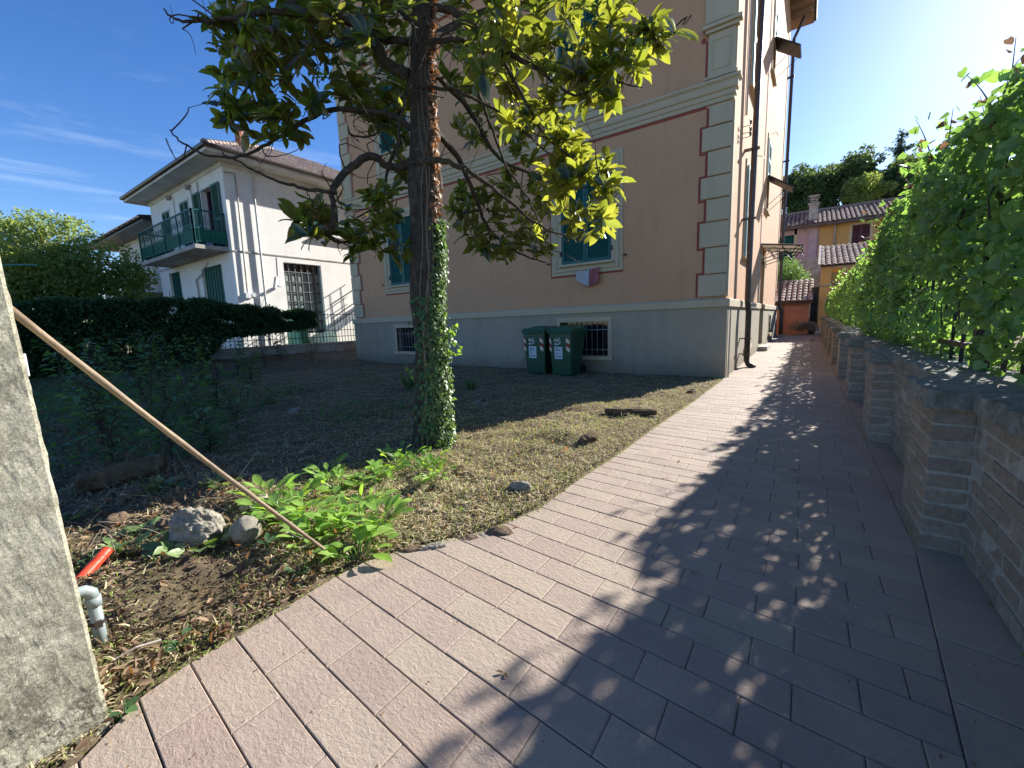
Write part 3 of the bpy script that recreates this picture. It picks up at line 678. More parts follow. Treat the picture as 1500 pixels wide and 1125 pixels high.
# windows and doors of the front
def cl_sh(mb, x0, x1, y, z0, z1): shutter(mb, x0, x1, y, z0, z1, th=.04)
for i, (a, b_, c, d) in enumerate(fronth[:3]):
    w = MB(); w.box(a-.07, a, ky-.02, ky+.01, c, d+.06); w.box(b_, b_+.07, ky-.02, ky+.01, c, d+.06); w.box(a, b_, ky-.02, ky+.01, d, d+.06)
    win = w.build('balcony_door' if i == 0 else 'window', M['whitetrim'], WH)
    s = MB(); s.box(a, b_, ky+.2, ky+.22, c, d)
    s.build('pane', M['darkglass'], win)
    xm_ = (a+b_)/2
    if i == 0:
        for x0, x1 in ((a-.62, a-.08), (b_+.05, b_+.58)):
            s = MB(); cl_sh(s, x0, x1, ky-.07, c, d); s.build('shutter', M['greenshut'], win)
        s = MB(); s.box(xm_, xm_+.05, ky+.15, ky+.19, c, d); s.box(a, a+.06, ky+.15, ky+.19, c, d); s.build('door_frame', M['maroon'], win)
    else:
        s = MB(); cl_sh(s, a, xm_-.005, ky-.02, c, d); s.build('shutter', M['greenshut'], win)
        s = MB(); cl_sh(s, xm_+.005, b_, ky-.02, c, d); s.build('shutter', M['greenshut'], win)
for (a, b_, c, d) in fronth[3:]:
    w = MB(); w.box(a, b_, ky+.12, ky+.16, c, d)
    nn = 7
    gd = w.build('garage_door', M['greenshut'], WH)
    w = MB()
    for k in range(nn+1): x = a+(b_-a)*k/nn; w.box(x-.018, x+.018, ky+.09, ky+.12, c, d)
    for z in np.arange(c, d, .42): w.box(a, b_, ky+.085, ky+.115, z-.018, z+.018)
    w.build('bars', M['shutter'], gd)
# grid window on the side
a, b_, c, d = sideh[0]
w = MB(); w.box(a, b_, .22, .25, c, d); gw = w.build('window', M['darkglass'], WH, xf=WSW)
w = MB()
for k in range(7): y = a+(b_-a)*k/6; w.box(y-.015, y+.015, .12, .15, c, d)
for z in np.arange(c+.1, d, .36): w.box(a, b_, .115, .145, z-.015, z+.015)
w.build('window_grid', M['greyiron'], gw, xf=WSW)
w = MB()
for k in range(6):
    for q in range(7):
        y0 = a+(b_-a)*k/6+.03; z0 = c+.1+q*.36+.03
        if z0+.3 > d: continue
        w.box(y0, y0+.18, .19, .21, z0, z0+.29)
w.build('pane', plain('frosted_pane', (.26, .30, .29), .3, .3, 2, .05), gw, xf=WSW)
a, b_, c, d = sideh[1]
w = MB(); w.box(a, b_, .2, .22, c, d); gw = w.build('window', M['darkglass'], WH, xf=WSW)
w = MB(); shutter(w, a-.42, a-.02, -.05, c, d, th=.04); w.build('shutter', M['greenshut'], gw, xf=WSW)
w = MB(); w.box(a-.1, HB-1, -.22, .02, c-.11, c-.03); w.build('sill', M['whitetrim'], gw, xf=WSW)
# balcony
by = ky-.95; _c = ony(286, 363, by); bx0 = ony(208, 389, by)[0]; bz = _c[2]
bl = MB(); bx1 = _c[0]
bl.box(bx0, bx1, by, ky, bz, bz+.13); bal = bl.build('balcony', M['wrust'], WH, bevel=.01)
def rail(p, q, panel=True):
    p, q = np.array(p), np.array(q); L = np.linalg.norm(q-p); d_ = (q-p)/L; s = MB(); up = np.array([0, 0, 1.])
    for z, ww in ((1.05, .04), (.50, .02), (.10, .025)): s.bar(p+up*z, q+up*z, ww)
    n = int(L/.11)
    for k in range(n+1):
        x = p+d_*L*k/n; bot = .12
        s.bar(x+up*bot, x+up*1.05, .012)
        if 0 < k < n and k % 2: s.tube([x+up*(.75+.13*math.sin(t))+d_*.05*math.cos(t) for t in np.linspace(0, 6.28, 9)], .005, 4)
    for k in range(int(L/1.2)+2):
        x = p+d_*min(L, k*L/max(1, round(L/1.2))); s.bar(x-up*.12, x+up*1.07, .035)
    s.build('railing', M['shutter'], bal)
    s = MB(); nrm = np.cross(d_, up); s.bar(p+up*.30-nrm*.03, q+up*.30-nrm*.03, .012, .36); s.build('green_panel', M['greenpaint'], bal)
Zb = bz+.13
rail((bx0+.03, by+.03, Zb), (bx1-.03, by+.03, Zb)); rail((bx1-.03, by+.05, Zb), (bx1-.03, ky, Zb)); rail((bx0+.03, by+.05, Zb), (bx0+.03, ky, Zb))
# things fixed to the white house
m = MB()
m.tube([(kx+.08, -.90, 6.35), (kx+.08, -.93, 5.9), (kx+.08, -.96, 2.0), (kx+.08, -.96, .2)], .035, 8)
m.tube([(kx+.08, -.90, 6.35), (kx+.3, -.85, 6.5), (kx+.6, -.8, 6.62)], .035, 8)
m.build('drainpipe', M['whitepipe'], WH)
m = MB(); m.tube([(kx+.05, -1.75, 6.2), (kx+.05, -1.45, 6.25), (kx+.05, -1.45, 5.2), (kx+.05, -1.5, 2.4)], .025, 6)
m.tube([(-16.9, ky-.04, 6.2), (-16.9, ky-.04, 4.2)], .015, 5); m.tube([(-16.3, ky-.04, 6.3), (-16.32, ky-.04, 3.9)], .02, 5); m.tube([(-18.6, ky-.04, 6.2), (-18.6, ky-.04, 4.7)], .015, 5)
m.tube([(-17.5, ky-.05, 3.1), (-16.9, ky-.05, 3.25), (-16.3, ky-.05, 3.6)], .02, 5); m.tube([(-17.45, ky-.05, 3.1), (-17.4, ky-.05, 1.0)], .03, 6)
m.build('cable', M['wrust'], WH)
m = MB(); m.box(kx, kx+.1, -1.58, -1.42, 2.25, 2.42); m.box(kx, kx+.08, -1.36, -1.26, 2.3, 2.42); m.build('meter_box', M['whitebox'], WH)
m = MB(); m.tube([(kx+.05, -.35, 3.1), (kx+.06, -.4, 2.75), (kx+.15, -.45, 2.72)], .012, 6); m.box(kx+.05, kx+.2, -.5, -.38, 2.66, 2.73); m.tube([(kx+.03, -.3, 3.75), (kx+.03, -.33, 3.1)], .008, 4); m.build('wall_lamp', M['whitebox'], WH)
for x in (-17.1, -19.0):
    m = MB(); m.tube([(x, ky-.02, 6.28), (x, ky-.12, 6.28)], .09, 10); m.tube([(x+.14, ky-.02, 6.3), (x+.14, ky-.1, 6.3)], .05, 8); m.build('vent', M['wrust'], WH)
# outside stair
m = MB(); sx0 = kx+.02
m.hexa([(sx0, 1.1, .2), (sx0+.9, 1.1, .2), (sx0+.9, 5.2, .2), (sx0, 5.2, .2), (sx0, 1.1, 1.0), (sx0+.9, 1.1, 1.0), (sx0+.9, 5.2, 3.4), (sx0, 5.2, 3.4)])
st = m.build('outside_stair', M['white'], WH)
m = MB(); x = sx0+.92
for o_ in (.22, .5, 1.0): m.bar((x, .9, 1.0+o_), (x, 5.2, 3.45+o_), .035)
for k in range(9): y = 1.0+k*.5; m.bar((x, y, .95+(y-1)*.58), (x, y, 2.0+(y-1)*.58), .018)
m.build('handrail', M['iron'], st)
# ------------------------------------------------------------------ small house further left
h2 = thing('small_house', (-27, 1, 0), 'small cream house with a brick chimney standing behind the white house', 'house')
y2 = -1.0
m = MB(); slabwall(m, -29.8, -22.2, -.5, 5.95, [(-29.1, -28.3, 4.4, 5.55), (-27.4, -26.5, 3.15, 4.75)], y0=y2, th=.3); m.build('front_wall', M['white'], h2)
m = MB(); m.box(-29.8, -22.2, y2+.3, 5, -.5, 5.93); m.build('rear_wall', M['white'], h2)
m = MB(); m.box(-31.6, -22, y2-.9, 5.8, 5.95, 6.07); m.build('eaves', M['pipe'], h2)
tiles('roof', (-31.7, y2-1, 6.08), (-21.9, y2-1, 6.08), (-24.2, 2.2, 6.95), (-29.5, 2.2, 6.95), .22, .4, M['tilep'], h2)
q0 = ony(198, 337, .3); q1 = ony(216, 318, .3)
m = MB(); m.box(q0[0], q1[0], .0, .75, 5.9, q1[2]-.12); m.box(q0[0]-.12, q1[0]+.12, -.1, .85, q1[2]-.12, q1[2]); m.box(q0[0]-.08, q1[0]+.08, -.05, .8, q1[2]-.35, q1[2]-.25); m.build('chimney', M['redbrick'], h2)
m = MB()
for a, b_, c, d in ((-29.1, -28.3, 4.4, 5.55), (-27.4, -26.5, 3.15, 4.75)):
    m = MB(); shutter(m, a, b_, y2-.05, c, d, th=.04); m.build('shutter', M['greenshut'], h2)
m = MB(); m.box(-29.2, -24, y2-1.0, y2, 3.0, 3.13); bb = m.build('balcony', M['wrust'], h2)
m = MB()
for k in range(36): x = -29.2+k*.145; m.bar((x, y2-.97, 3.1), (x, y2-.97, 4.0), .014)
m.bar((-29.2, y2-.97, 4.0), (-24, y2-.97, 4.0), .03); m.bar((-29.2, y2-.97, 3.25), (-24, y2-.97, 3.25), .02); m.build('railing', M['iron'], bb)
# ------------------------------------------------------------------ boundary on the left: low wall, railings, hedge
fx_ = -12.4
def lowwall():
    m = MB(); m.box(fx_-.12, fx_+.12, -9, 3.4, 0, .62); m.box(fx_-.15, fx_+.15, -9, 3.4, .62, .67)
    return tag(m.build('low_wall', M['wrust'], None, bevel=.01), 'low dirty concrete wall carrying the railings beside the white house', 'wall')
lowwall()
rf = thing('railings', (fx_, -3, .67), 'thin dark iron railings on the low wall in front of the white house', 'railings')
m = MB()
for k in range(100): y = -8.5+k*.12; m.bar((fx_, y, .67), (fx_, y, 1.66), .014)
m.build('bars', M['iron'], rf)
m = MB()
for z in (.86, 1.08, 1.62): m.bar((fx_, -8.6, z), (fx_, 3.4, z), .03, .02)
m.build('rail', M['iron'], rf)
g_ = MB(); q = ony(428, 480, 2.2)
gate = MB(); gate.box(-13.9, -13.3, -.55, -.5, .3, 1.55); gate.box(-13.25, -12.95, -.6, -.3, .3, 1.2)
tag(gate.build('side_gate', plain('mint_green_paint', (.10, .42, .25), .5, .15, 4), None, bevel=.01), 'mint green metal side gate behind the railings', 'gate')
def hedge():
    hg = thing('hedge', (-11.9, -4.5, .2), 'dark clipped hedge growing along the railings on the left side of the garden', 'hedge')
    n = 90000; Y = npr.uniform(-8.7, -.7, n)
    top = np.interp(Y, [-8.7, -6.9, -5.5, -3.5, -1.6, -.7], [1.78, 1.85, 2.0, 1.96, 1.72, 1.62]); bot = np.interp(Y, [-8.7, -3.9, -3.3, -.7], [.25, .3, .95, 1.2])
    nz = np.array([fbm(y*1.5, 3.3, 0, 4) for y in Y[:: 1]])*.10
    Z = bot+(top+nz-bot)*npr.random(n)**.85; X = -11.95+npr.uniform(-.42, .42, n)*(1-.15*npr.random(n))
    X += .12*np.array([fbm(y*2, z*2, 5, 2) for y, z in zip(Y, Z)])
    keep = np.array([mn.noise(Vector((y*3.1, z*3.1, 9))) for y, z in zip(Y, Z)]) > np.where(Y > -3.6, -.26, -.45); X, Y, Z = X[keep], Y[keep], Z[keep]; n = len(X)
    N = unit(rdir(n)+np.array([.6, 0, .5])); leaves('foliage', np.stack([X, Y, Z], 1), rdir(n), N, .075*(.6+.8*npr.random(n)), .05, T_DIA, M['hedge'], hg)
    s = MB()
    for k in range(30):
        y = -8.5+k*.16+rnd.uniform(-.1, .1); p = [(-11.95+rnd.uniform(-.2, .2), y, .1)]
        for j in range(5): p.append((p[-1][0]+rnd.uniform(-.07, .07), p[-1][1]+rnd.uniform(-.12, .12), p[-1][2]+.3))
        s.tube(p, [.022, .018, .014, .011, .008, .005], 5)
    for k in range(22):
        y = rnd.uniform(-8.4, -.9); x = rnd.uniform(-12.2, -11.7); z = 1.5
        s.tube([(x, y, z), (x+rnd.uniform(-.1, .1), y+rnd.uniform(-.1, .1), z+.35), (x+rnd.uniform(-.15, .15), y+rnd.uniform(-.2, .2), z+.55+rnd.random()*.2)], [.008, .006, .003], 4)
    s.build('stems', M['twig'], hg)
hedge()
def blobs_from(pts, r, n, dz=0):
    out = []
    for (x, y, z) in pts:
        for k in range(n):
            out.append((x+rnd.uniform(-r, r), y+rnd.uniform(-r, r), z+rnd.uniform(-r, r)*.8, r*rnd.uniform(.35, .7), r*rnd.uniform(.35, .7), r*rnd.uniform(.3, .6)))
    return out
def tree(name, base, pts, r, nb, n, size, mat, label, cat='tree', T=T_DIA, wr=.6, group=None, tr=.2):
    t = thing(name, base, label, cat, group)
    b = np.array(base, float); mb = MB(); cz = np.mean([p for p in pts], axis=0)
    mb.tube([b-(0, 0, .3), b+(cz-b)*.3, b+(cz-b)*.8], [tr, tr*.8, tr*.35], 8)
    for p in pts:
        p = np.array(p, float); s0 = b+(cz-b)*rnd.uniform(.3, .65); mb.tube([s0, (s0+p)/2+np.array([0, 0, -.1*r]), p, p+(p-cz)*.25], [tr*.35, tr*.22, tr*.1, tr*.03], 6)
    mb.build('trunk', M['twig'], t, smooth=True)
    crown('crown', blobs_from(pts, r, nb), n, size, mat, t, T=T, wr=wr)
    return t
# sunlit tree at the left, its silhouette rising to the upper left
X_ = -24.5
pp = [onx(u, v, X_+o) for u, v, o in [(20, 355, 0), (60, 350, .5), (100, 372, 0), (40, 385, 1), (10, 400, .5), (80, 400, 1), (130, 395, .5), (110, 420, 1), (160, 420, 1), (60, 430, 1), (150, 440, 1), (185, 440, .5), (20, 440, 1), (-20, 370, 0), (-40, 410, 0)]]
tree('bushy_tree', (X_, -4.6, 0), pp, 1.15, 7, 42000, .13, M['ltree'], 'sunlit bushy green tree rising behind the hedge at far left', tr=.18)
def sparse(t_, px, Xp, mat, sz, nleaf, name='top_shoots'):
    mb = MB(); P = []
    for u, v, uu, vv in px:
        a = onx(u, v, Xp); b = onx(uu, vv, Xp); mid = (a+b)/2+npr.normal(0, .08, 3); mb.tube([a, mid, b], [.02, .012, .004], 4)
        for k in range(nleaf): q = a+(b-a)*rnd.random()**.7; P.append(q+npr.normal(0, .12, 3))
    mb.build('shoots', M['twig'], t_); P = np.array(P); leaves('shoot_leaves', P, rdir(len(P)), rdir(len(P), .5), sz, sz*.5, T_DIA, mat, t_)
t_ = thing('slender_tree', (X_+1, -3, 0), 'thin airy young tree between the bushy tree and the small house', 'tree')
sparse(t_, [(128, 440, 126, 352), (130, 420, 140, 356), (140, 430, 155, 370), (150, 430, 168, 378), (120, 400, 112, 350), (145, 400, 146, 360), (160, 440, 172, 395)], X_+1, M['ltree'], .11, 60)
# ------------------------------------------------------------------ garden brick wall with piers
GW = thing('garden_wall', (1.9, 3, 0), 'old brown brick garden wall with square piers and rough lichen coping along the paved path', 'wall')
CH = .0735; NR = 9
bk = MB(); Lb = .215
xf0, xb0 = 1.80, 2.10
for r_ in range(NR):
    y = -9 + (.11 if r_ % 2 else 0)
    while y < 12.6:
        L = Lb*rnd.uniform(.95, 1.05); bk.tone = rnd.random(); zb = slope(y+.1)+r_*CH; j = rnd.uniform(-.004, .004)
        bk.box(xf0+j, xf0+.09, y+.006, y+L-.006, zb+.006, zb+CH-.007); y += L+.004
wl = bk.build('brickwork', M['brick'], GW, jit=.0018, bevel=.004)
mo = MB(); yy = np.linspace(-9, 12.6, 30)
for a, b_ in zip(yy[:-1], yy[1:]): mo.hexa([(xf0+.0035, a, slope(a)-.05), (xb0, a, slope(a)-.05), (xb0, b_, slope(b_)-.05), (xf0+.0035, b_, slope(b_)-.05), (xf0+.0035, a, slope(a)+NR*CH), (xb0, a, slope(a)+NR*CH), (xb0, b_, slope(b_)+NR*CH), (xf0+.0035, b_, slope(b_)+NR*CH)])
mo.build('mortar', M['mortar'], GW)
def roughslab(mb, x0, x1, y0, y1, z0f, th, seg=.07, amp=.010):
    nx_ = max(2, int((x1-x0)/seg)); ny_ = max(2, int((y1-y0)/seg)); nz_ = 3
    idx = {}; vs = []; fs = []
    def V_(i, j, k):
        if (i, j, k) not in idx:
            x = x0+(x1-x0)*i/nx_; y = y0+(y1-y0)*j/ny_; z = z0f(y)+th*k/nz_
            d = Vector((x*14, y*14, z*14)); a = amp*(1.3 if (i in (0, nx_) and k == nz_) else 1)
            x += a*mn.fractal(d, 1, 2, 4); y += a*mn.fractal(d+Vector((9, 0, 0)), 1, 2, 4); z += (a*.8*mn.fractal(d+Vector((0, 9, 0)), 1, 2, 4) if k else 0)
            idx[(i, j, k)] = len(vs); vs.append((x, y, z))
        return idx[(i, j, k)]
    for i in range(nx_):
        for j in range(ny_):
            fs.append((V_(i, j, nz_), V_(i+1, j, nz_), V_(i+1, j+1, nz_), V_(i, j+1, nz_))); fs.append((V_(i, j, 0), V_(i, j+1, 0), V_(i+1, j+1, 0), V_(i+1, j, 0)))
    for k in range(nz_):
        for i in range(nx_): fs.append((V_(i, 0, k), V_(i+1, 0, k), V_(i+1, 0, k+1), V_(i, 0, k+1))); fs.append((V_(i+1, ny_, k), V_(i, ny_, k), V_(i, ny_, k+1), V_(i+1, ny_, k+1)))
        for j in range(ny_): fs.append((V_(0, j+1, k), V_(0, j, k), V_(0, j, k+1), V_(0, j+1, k+1))); fs.append((V_(nx_, j, k), V_(nx_, j+1, k), V_(nx_, j+1, k+1), V_(nx_, j, k+1)))
    mb.add(vs, fs)
zc = NR*CH+.004; PY = [-5.71, -3.72, -1.66, .38, 2.45, 4.4, 6.45, 8.5, 10.55]; PL = .46
cp = MB(); ed = -9.0
for k in range(36):
    y0 = -9+k*.6
    roughslab(cp, xf0-.03, xb0+.04, y0+.003, y0+.597, lambda y: slope(y)+zc, .078, seg=.035)
cp.build('coping', M['cap'], GW, smooth=False)
for y0 in PY:
    p = MB(); xs0 = 1.66
    for r_ in range(NR):
        zb = slope(y0)+r_*CH
        p.tone = rnd.random()
        if r_ % 2:
            p.box(xs0, xf0-.004, y0, y0+.225, zb+.006, zb+CH-.007); p.tone = rnd.random(); p.box(xs0, xf0-.004, y0+.235, y0+PL, zb+.006, zb+CH-.007)
        else:
            p.box(xs0, xf0-.004, y0, y0+.105, zb+.006, zb+CH-.007); p.tone = rnd.random(); p.box(xs0, xf0-.004, y0+.115, y0+.335, zb+.006, zb+CH-.007); p.tone = rnd.random(); p.box(xs0, xf0-.004, y0+.345, y0+PL, zb+.006, zb+CH-.007)
    pr = p.build('pier', M['brick'], GW, jit=.002, bevel=.004)
    p = MB(); p.box(xs0+.0035, xf0+.007, y0+.0035, y0+PL-.0035, slope(y0)-.05, slope(y0)+zc-.005); p.build('mortar', M['mortar'], pr)
    p = MB(); roughslab(p, xs0-.03, xf0-.022, y0-.035, y0+PL+.035, lambda y: slope(y0)+zc+.001, .079, seg=.03, amp=.012); p.build('pier_cap', M['cap'], pr)
# railings hidden in the climber
rl_ = thing('wall_railings', (2.02, 3, .75), 'rusty iron railings standing on the brick garden wall inside the climber', 'railings')
m = MB()
for k in range(80): y = -7+k*.24; m.bar((2.02, y, slope(y)+.72), (2.02, y, slope(y)+1.85), .018)
m.build('bars', M['iron'], rl_)
m = MB()
for k in range(10): y = -6.7+k*2.04; m = MB(); m.bar((2.02, y, slope(y)+.7), (2.02, y, slope(y)+2.0), .045); m.build('post', M['iron'], rl_)
m = MB()
for z in (.86, 1.7): m.bar((2.02, -7, z), (2.02, 0, z), .035); m.bar((2.02, 0, z), (2.02, 12.5, z+.18), .035)
m.build('rail', M['wood'], rl_)
# climbing vine over the railings
HYS = [-7.5, -6.2, -5.5, -5.09, -4.6, -4.08, -3.25, -2.4, -1.73, -.5, .5, 2, 5, 9, 13]
HZS = [2.3, 2.2, 2.08, 2.12, 2.22, 2.32, 2.34, 2.24, 2.10, 2.02, 1.96, 1.92, 1.82, 1.75, 1.75]
def climber():
    cb = thing('climbing_vine', (2.1, 3, .8), 'dense green climbing vine spilling over the railings of the brick garden wall', 'vine')
    n = 66000
    Y = np.concatenate([npr.uniform(-7.4, 0, int(n*.6)), npr.uniform(0, 12.8, n-int(n*.6))])
    top = np.interp(Y, HYS, HZS)+.22*np.array([fbm(y*2.3, 1.2, 0, 4) for y in Y]); bot = .70+.0154*np.maximum(Y, 0)
    a = npr.random(n)**.9; Z = bot+(top-bot)*a
    bulge = .10*np.sin(a*pi)+.08*np.array([fbm(y*1.2, z*1.4, 2, 3) for y, z in zip(Y, Z)])
    face = 1.90-bulge-.0*a + .10*(1-np.minimum(a*5, 1)); back = 2.28
    tdep = npr.random(n)**1.7; X = face+(back-face)*tdep
    near = (Y < -4.9) & (X < 1.86); keep = ~near
    hole = np.array([mn.noise(Vector((y*2.6, z*2.6, 4.4)))+.5*mn.noise(Vector((y*7, z*7, 1.1))) for y, z in zip(Y, Z)]) > -.15
    keep &= hole; X, Y, Z = X[keep], Y[keep], Z[keep]; n = len(X)
    D = unit(rdir(n)*.75+np.array([-.25, 0, -.6])); N = unit(rdir(n)*.85+np.array([-.8, -.1, .5]))
    L = .040*(.5+.9*npr.random(n)); L = np.where(npr.random(n) < .10, L*1.5, L)
    leaves('foliage', np.stack([X, Y, Z], 1), D, N, L, L*.95, T_VINE, M['vine'], cb)
    # shoots against the sky
    s = MB(); P = []; Pd = []
    for k in range(210):
        y = rnd.uniform(-6.8, 8); z = float(np.interp(y, HYS, HZS))-.15; x = rnd.uniform(1.85, 2.4); L = rnd.uniform(.2, .5)*(1.2 if y < -3 else .8)
        d = np.array([rnd.uniform(-.5, .2), rnd.uniform(-.6, .9), rnd.uniform(.25, 1)]); d /= np.linalg.norm(d)
        pts = [np.array([x, y, z])+d*L*t+np.array([0, 0, -.25*L*t*t]) for t in np.linspace(0, 1, 6)]
        s.tube(pts, [.005, .0045, .004, .003, .002, .0015], 4)
        for q in pts[1:]:
            for j in range(rnd.choice((1, 2, 3))): P.append(q+npr.normal(0, .03, 3))
    for k in range(60):
        y = rnd.uniform(-5.5, 10); x = rnd.uniform(1.82, 1.95); z = rnd.uniform(.9, 1.7)
        pts = [np.array([x+.05*math.sin(t*5+k), y+t*rnd.uniform(-.3, .3), z-.0+t*.6-.5*t*t]) for t in np.linspace(0, 1, 6)]; s.tube(pts, .004, 4)
    s.build('stems', M['twig'], cb)
    P = np.array(P); n = len(P); q = npr.random(n) < .3
    leaves('shoot_leaves', P[~q], rdir((~q).sum(), -.3), rdir((~q).sum(), .3), .055, .05, T_VINE, M['vine'], cb)
    leaves('dry_leaves', P[q], rdir(q.sum(), -.6), rdir(q.sum()), .05, .035, T_VINE, M['vined'], cb)
climber()
# ------------------------------------------------------------------ wheeled bins
def bin_(x, y, rot, label, sc=1.0):
    b = thing('wheeled_bin', (x, y, gz(x, y)+.012), label, 'bin', 'green wheeled bins standing against the plinth')
    o = np.array([x, y, gz(x, y)+.012]); c, s_ = math.cos(rot), math.sin(rot)
    xf = lambda v: np.stack([o[0]+sc*(c*v[:, 0]-s_*v[:, 1]), o[1]+sc*(s_*v[:, 0]+c*v[:, 1]), o[2]+v[:, 2]*sc], 1)
    m = MB(); a, d = .24, .0
    m.hexa([(-.235, .06, .0), (.235, .06, .0), (.225, .50, .0), (-.225, .50, .0), (-.285, .0, .94), (.285, .0, .94), (.275, .66, .94), (-.275, .66, .94)])
    m.build('body', M['binG'], b, xf=xf, bevel=.03)
    m = MB(); m.box(-.30, .30, -.018, .68, .90, .945); m.box(-.26, .26, -.004, .02, .80, .90); m.build('rim', M['binG'], b, xf=xf, bevel=.01)
    m = MB(); m.hexa([(-.31, -.055, .945), (.31, -.055, .945), (.30, .72, .952), (-.30, .72, .952), (-.275, -.01, 1.005), (.275, -.01, 1.005), (.26, .62, 1.045), (-.26, .62, 1.045)])
    m.hexa([(-.16, .12, 1.01), (.16, .12, 1.01), (.16, .50, 1.03), (-.16, .50, 1.03), (-.13, .16, 1.045), (.13, .16, 1.045), (.13, .46, 1.058), (-.13, .46, 1.058)])
    m.build('lid', M['binlid'], b, xf=xf, bevel=.02)
    m = MB(); m.tube([(-.22, .72, .93), (-.22, .79, .95), (.22, .79, .95), (.22, .72, .93)], .016, 8); m.build('handle', M['binG'], b, xf=xf)
    for sx in (-1, 1):
        m = MB(); m.tube([(sx*.21, .56, .1), (sx*.27, .56, .1)], .1, 18); m.build('wheel', M['rubber'], b, xf=xf)
    fy = lambda z: .06*(1-z/.94)-.004
    def quad(mb, x0, z0, x1, z1, lift=0, sk=0): mb.add([(x0, fy(z0)-lift, z0), (x1, fy(z0)-lift, z0), (x1+sk, fy(z1)-lift, z1), (x0+sk, fy(z1)-lift, z1)], [(0, 1, 2, 3)])
    m = MB(); m.add([(-.15, fy(.36)-.0, .36), (.045, fy(.36), .355), (.052, fy(.62), .615), (-.143, fy(.62), .625)], [(0, 1, 2, 3)]); lb = m.build('paper_label', M['paper'], b, xf=xf)
    m = MB()
    for z, x0, x1 in ((.595, -.13, -.04), (.565, -.12, -.03), (.545, -.12, .01), (.53, -.12, -.02), (.41, -.08, .03), (.395, -.08, .02)): quad(m, x0, z, x1, z+.008, .002)
    quad(m, -.135, .395, -.105, .42, .002); m.add([(-.135, fy(.42)-.002, .42), (-.105, fy(.42)-.002, .42), (-.12, fy(.44)-.002, .44)], [(0, 1, 2)])
    m.build('printing', M['ink'], lb, xf=xf)
    m = MB(); quad(m, -.11, .49, -.085, .50, .002); quad(m, -.105, .475, -.045, .483, .002); quad(m, -.10, .45, -.05, .458, .002); m.build('red_printing', M['inkred'], lb, xf=xf)
    m = MB(); cx, cz = -.06, .74; N_ = 28
    for k in range(N_):
        t0, t1 = 2*pi*k/N_+.5, 2*pi*(k+1)/N_+.5
        if k in (12, 13, 26, 27): continue
        m.add([(cx+r*math.cos(t), fy(cz)-.003-.0006*0, cz+r*math.sin(t)) for r, t in ((.062, t0), (.080, t0), (.080, t1), (.062, t1))], [(0, 1, 2, 3)])
    for (dx, dz, w, h) in ((-.045, .012, .09, .008), (-.045, -.005, .09, .012), (-.035, .028, .07, .006), (-.03, -.022, .06, .007)): m.box(cx+dx, cx+dx+w, fy(cz)-.006, fy(cz)-.003, cz+dz, cz+dz+h)
    for t, sg in ((1.0, 1), (4.0, -1)):
        px_, pz_ = cx+.072*math.cos(t), cz+.072*math.sin(t); m.add([(px_-.02, fy(cz)-.004, pz_-.01*sg), (px_+.022, fy(cz)-.004, pz_-.004*sg), (px_+.01*sg, fy(cz)-.004, pz_+.045*sg)], [(0, 1, 2)])
    m.build('recycling_emblem', M['sticker'], b, xf=xf)
    for x0, w in ((.145, .085), (-.262, .05)):
        m = MB()
        for k, mi in enumerate((0, 1, 0, 1, 0)[:4]):
            z0 = .50+k*.085; m.mi = mi; xx = x0 if x0 > 0 else x0+.0; m.add([(xx, fy(z0)-.002, z0+.05), (xx+w, fy(z0)-.002, z0), (xx+w, fy(z0+.085)-.002, z0+.085), (xx, fy(z0+.085)-.002, z0+.135)], [(0, 1, 2, 3)])
        m.build('warning_stripe', [M['stripew'], M['striper']], b, xf=xf)
    return b
bin_(-2.79, -.93, -.05, 'green wheeled bin on the right of the pair, in front of the barred basement window', .94)
bin_(-3.41, -.90, .0, 'green wheeled bin on the left of the pair, farther from the barred basement window', .94)
# ------------------------------------------------------------------ magnolia
MG = thing('magnolia_tree', (-1.63, -5.6, 0), 'large magnolia with ivy clad trunk and glossy leaves in front of the pink building', 'tree')
prof = [(-.15, -1.625, -5.6, .24), (0.0, -1.62, -5.6, .195), (.12, -1.617, -5.6, .175), (.34, -1.612, -5.594, .16), (.84, -1.596, -5.583, .143), (1.27, -1.60, -5.587, .142), (1.56, -1.588, -5.578, .143), (1.85, -1.578, -5.57, .14), (2.13, -1.57, -5.562, .135), (2.3, -1.562, -5.56, .145), (2.45, -1.56, -5.56, .128), (2.7, -1.546, -5.548, .12), (3.1, -1.532, -5.538, .108), (3.46, -1.506, -5.52, .1), (3.9, -1.49, -5.5, .09), (4.6, -1.5, -5.45, .07), (5.4, -1.45, -5.5, .05), (6.2, -1.5, -5.45, .025)]
def trunkat(z):
    zs = [p[0] for p in prof]; return np.array([np.interp(z, zs, [p[i] for p in prof]) for i in (1, 2)]+[z]), float(np.interp(z, zs, [p[3] for p in prof]))
zz = np.arange(-.12, 6.1, .05); K = 28; vs = []
for z in zz:
    c, r = trunkat(z)
    for k in range(K):
        t = 2*pi*k/K; rr = r*(1+.07*mn.fractal(Vector((math.cos(t)*1.3, math.sin(t)*1.3, z*1.6)), 1, 2, 4)+.035*mn.noise(Vector((math.cos(t)*6, math.sin(t)*6, z*3))))
        if z < .25: rr *= 1+.18*(1-max(z, 0)/.25)*max(0, math.sin(3*t+.6))
        vs.append((c[0]+rr*math.cos(t), c[1]+rr*math.sin(t), z))
m = MB(); m.add(vs, [(i*K+k, i*K+(k+1) % K, (i+1)*K+(k+1) % K, (i+1)*K+k) for i in range(len(zz)-1) for k in range(K)])
m.build('trunk', M['bark'], MG, smooth=True)
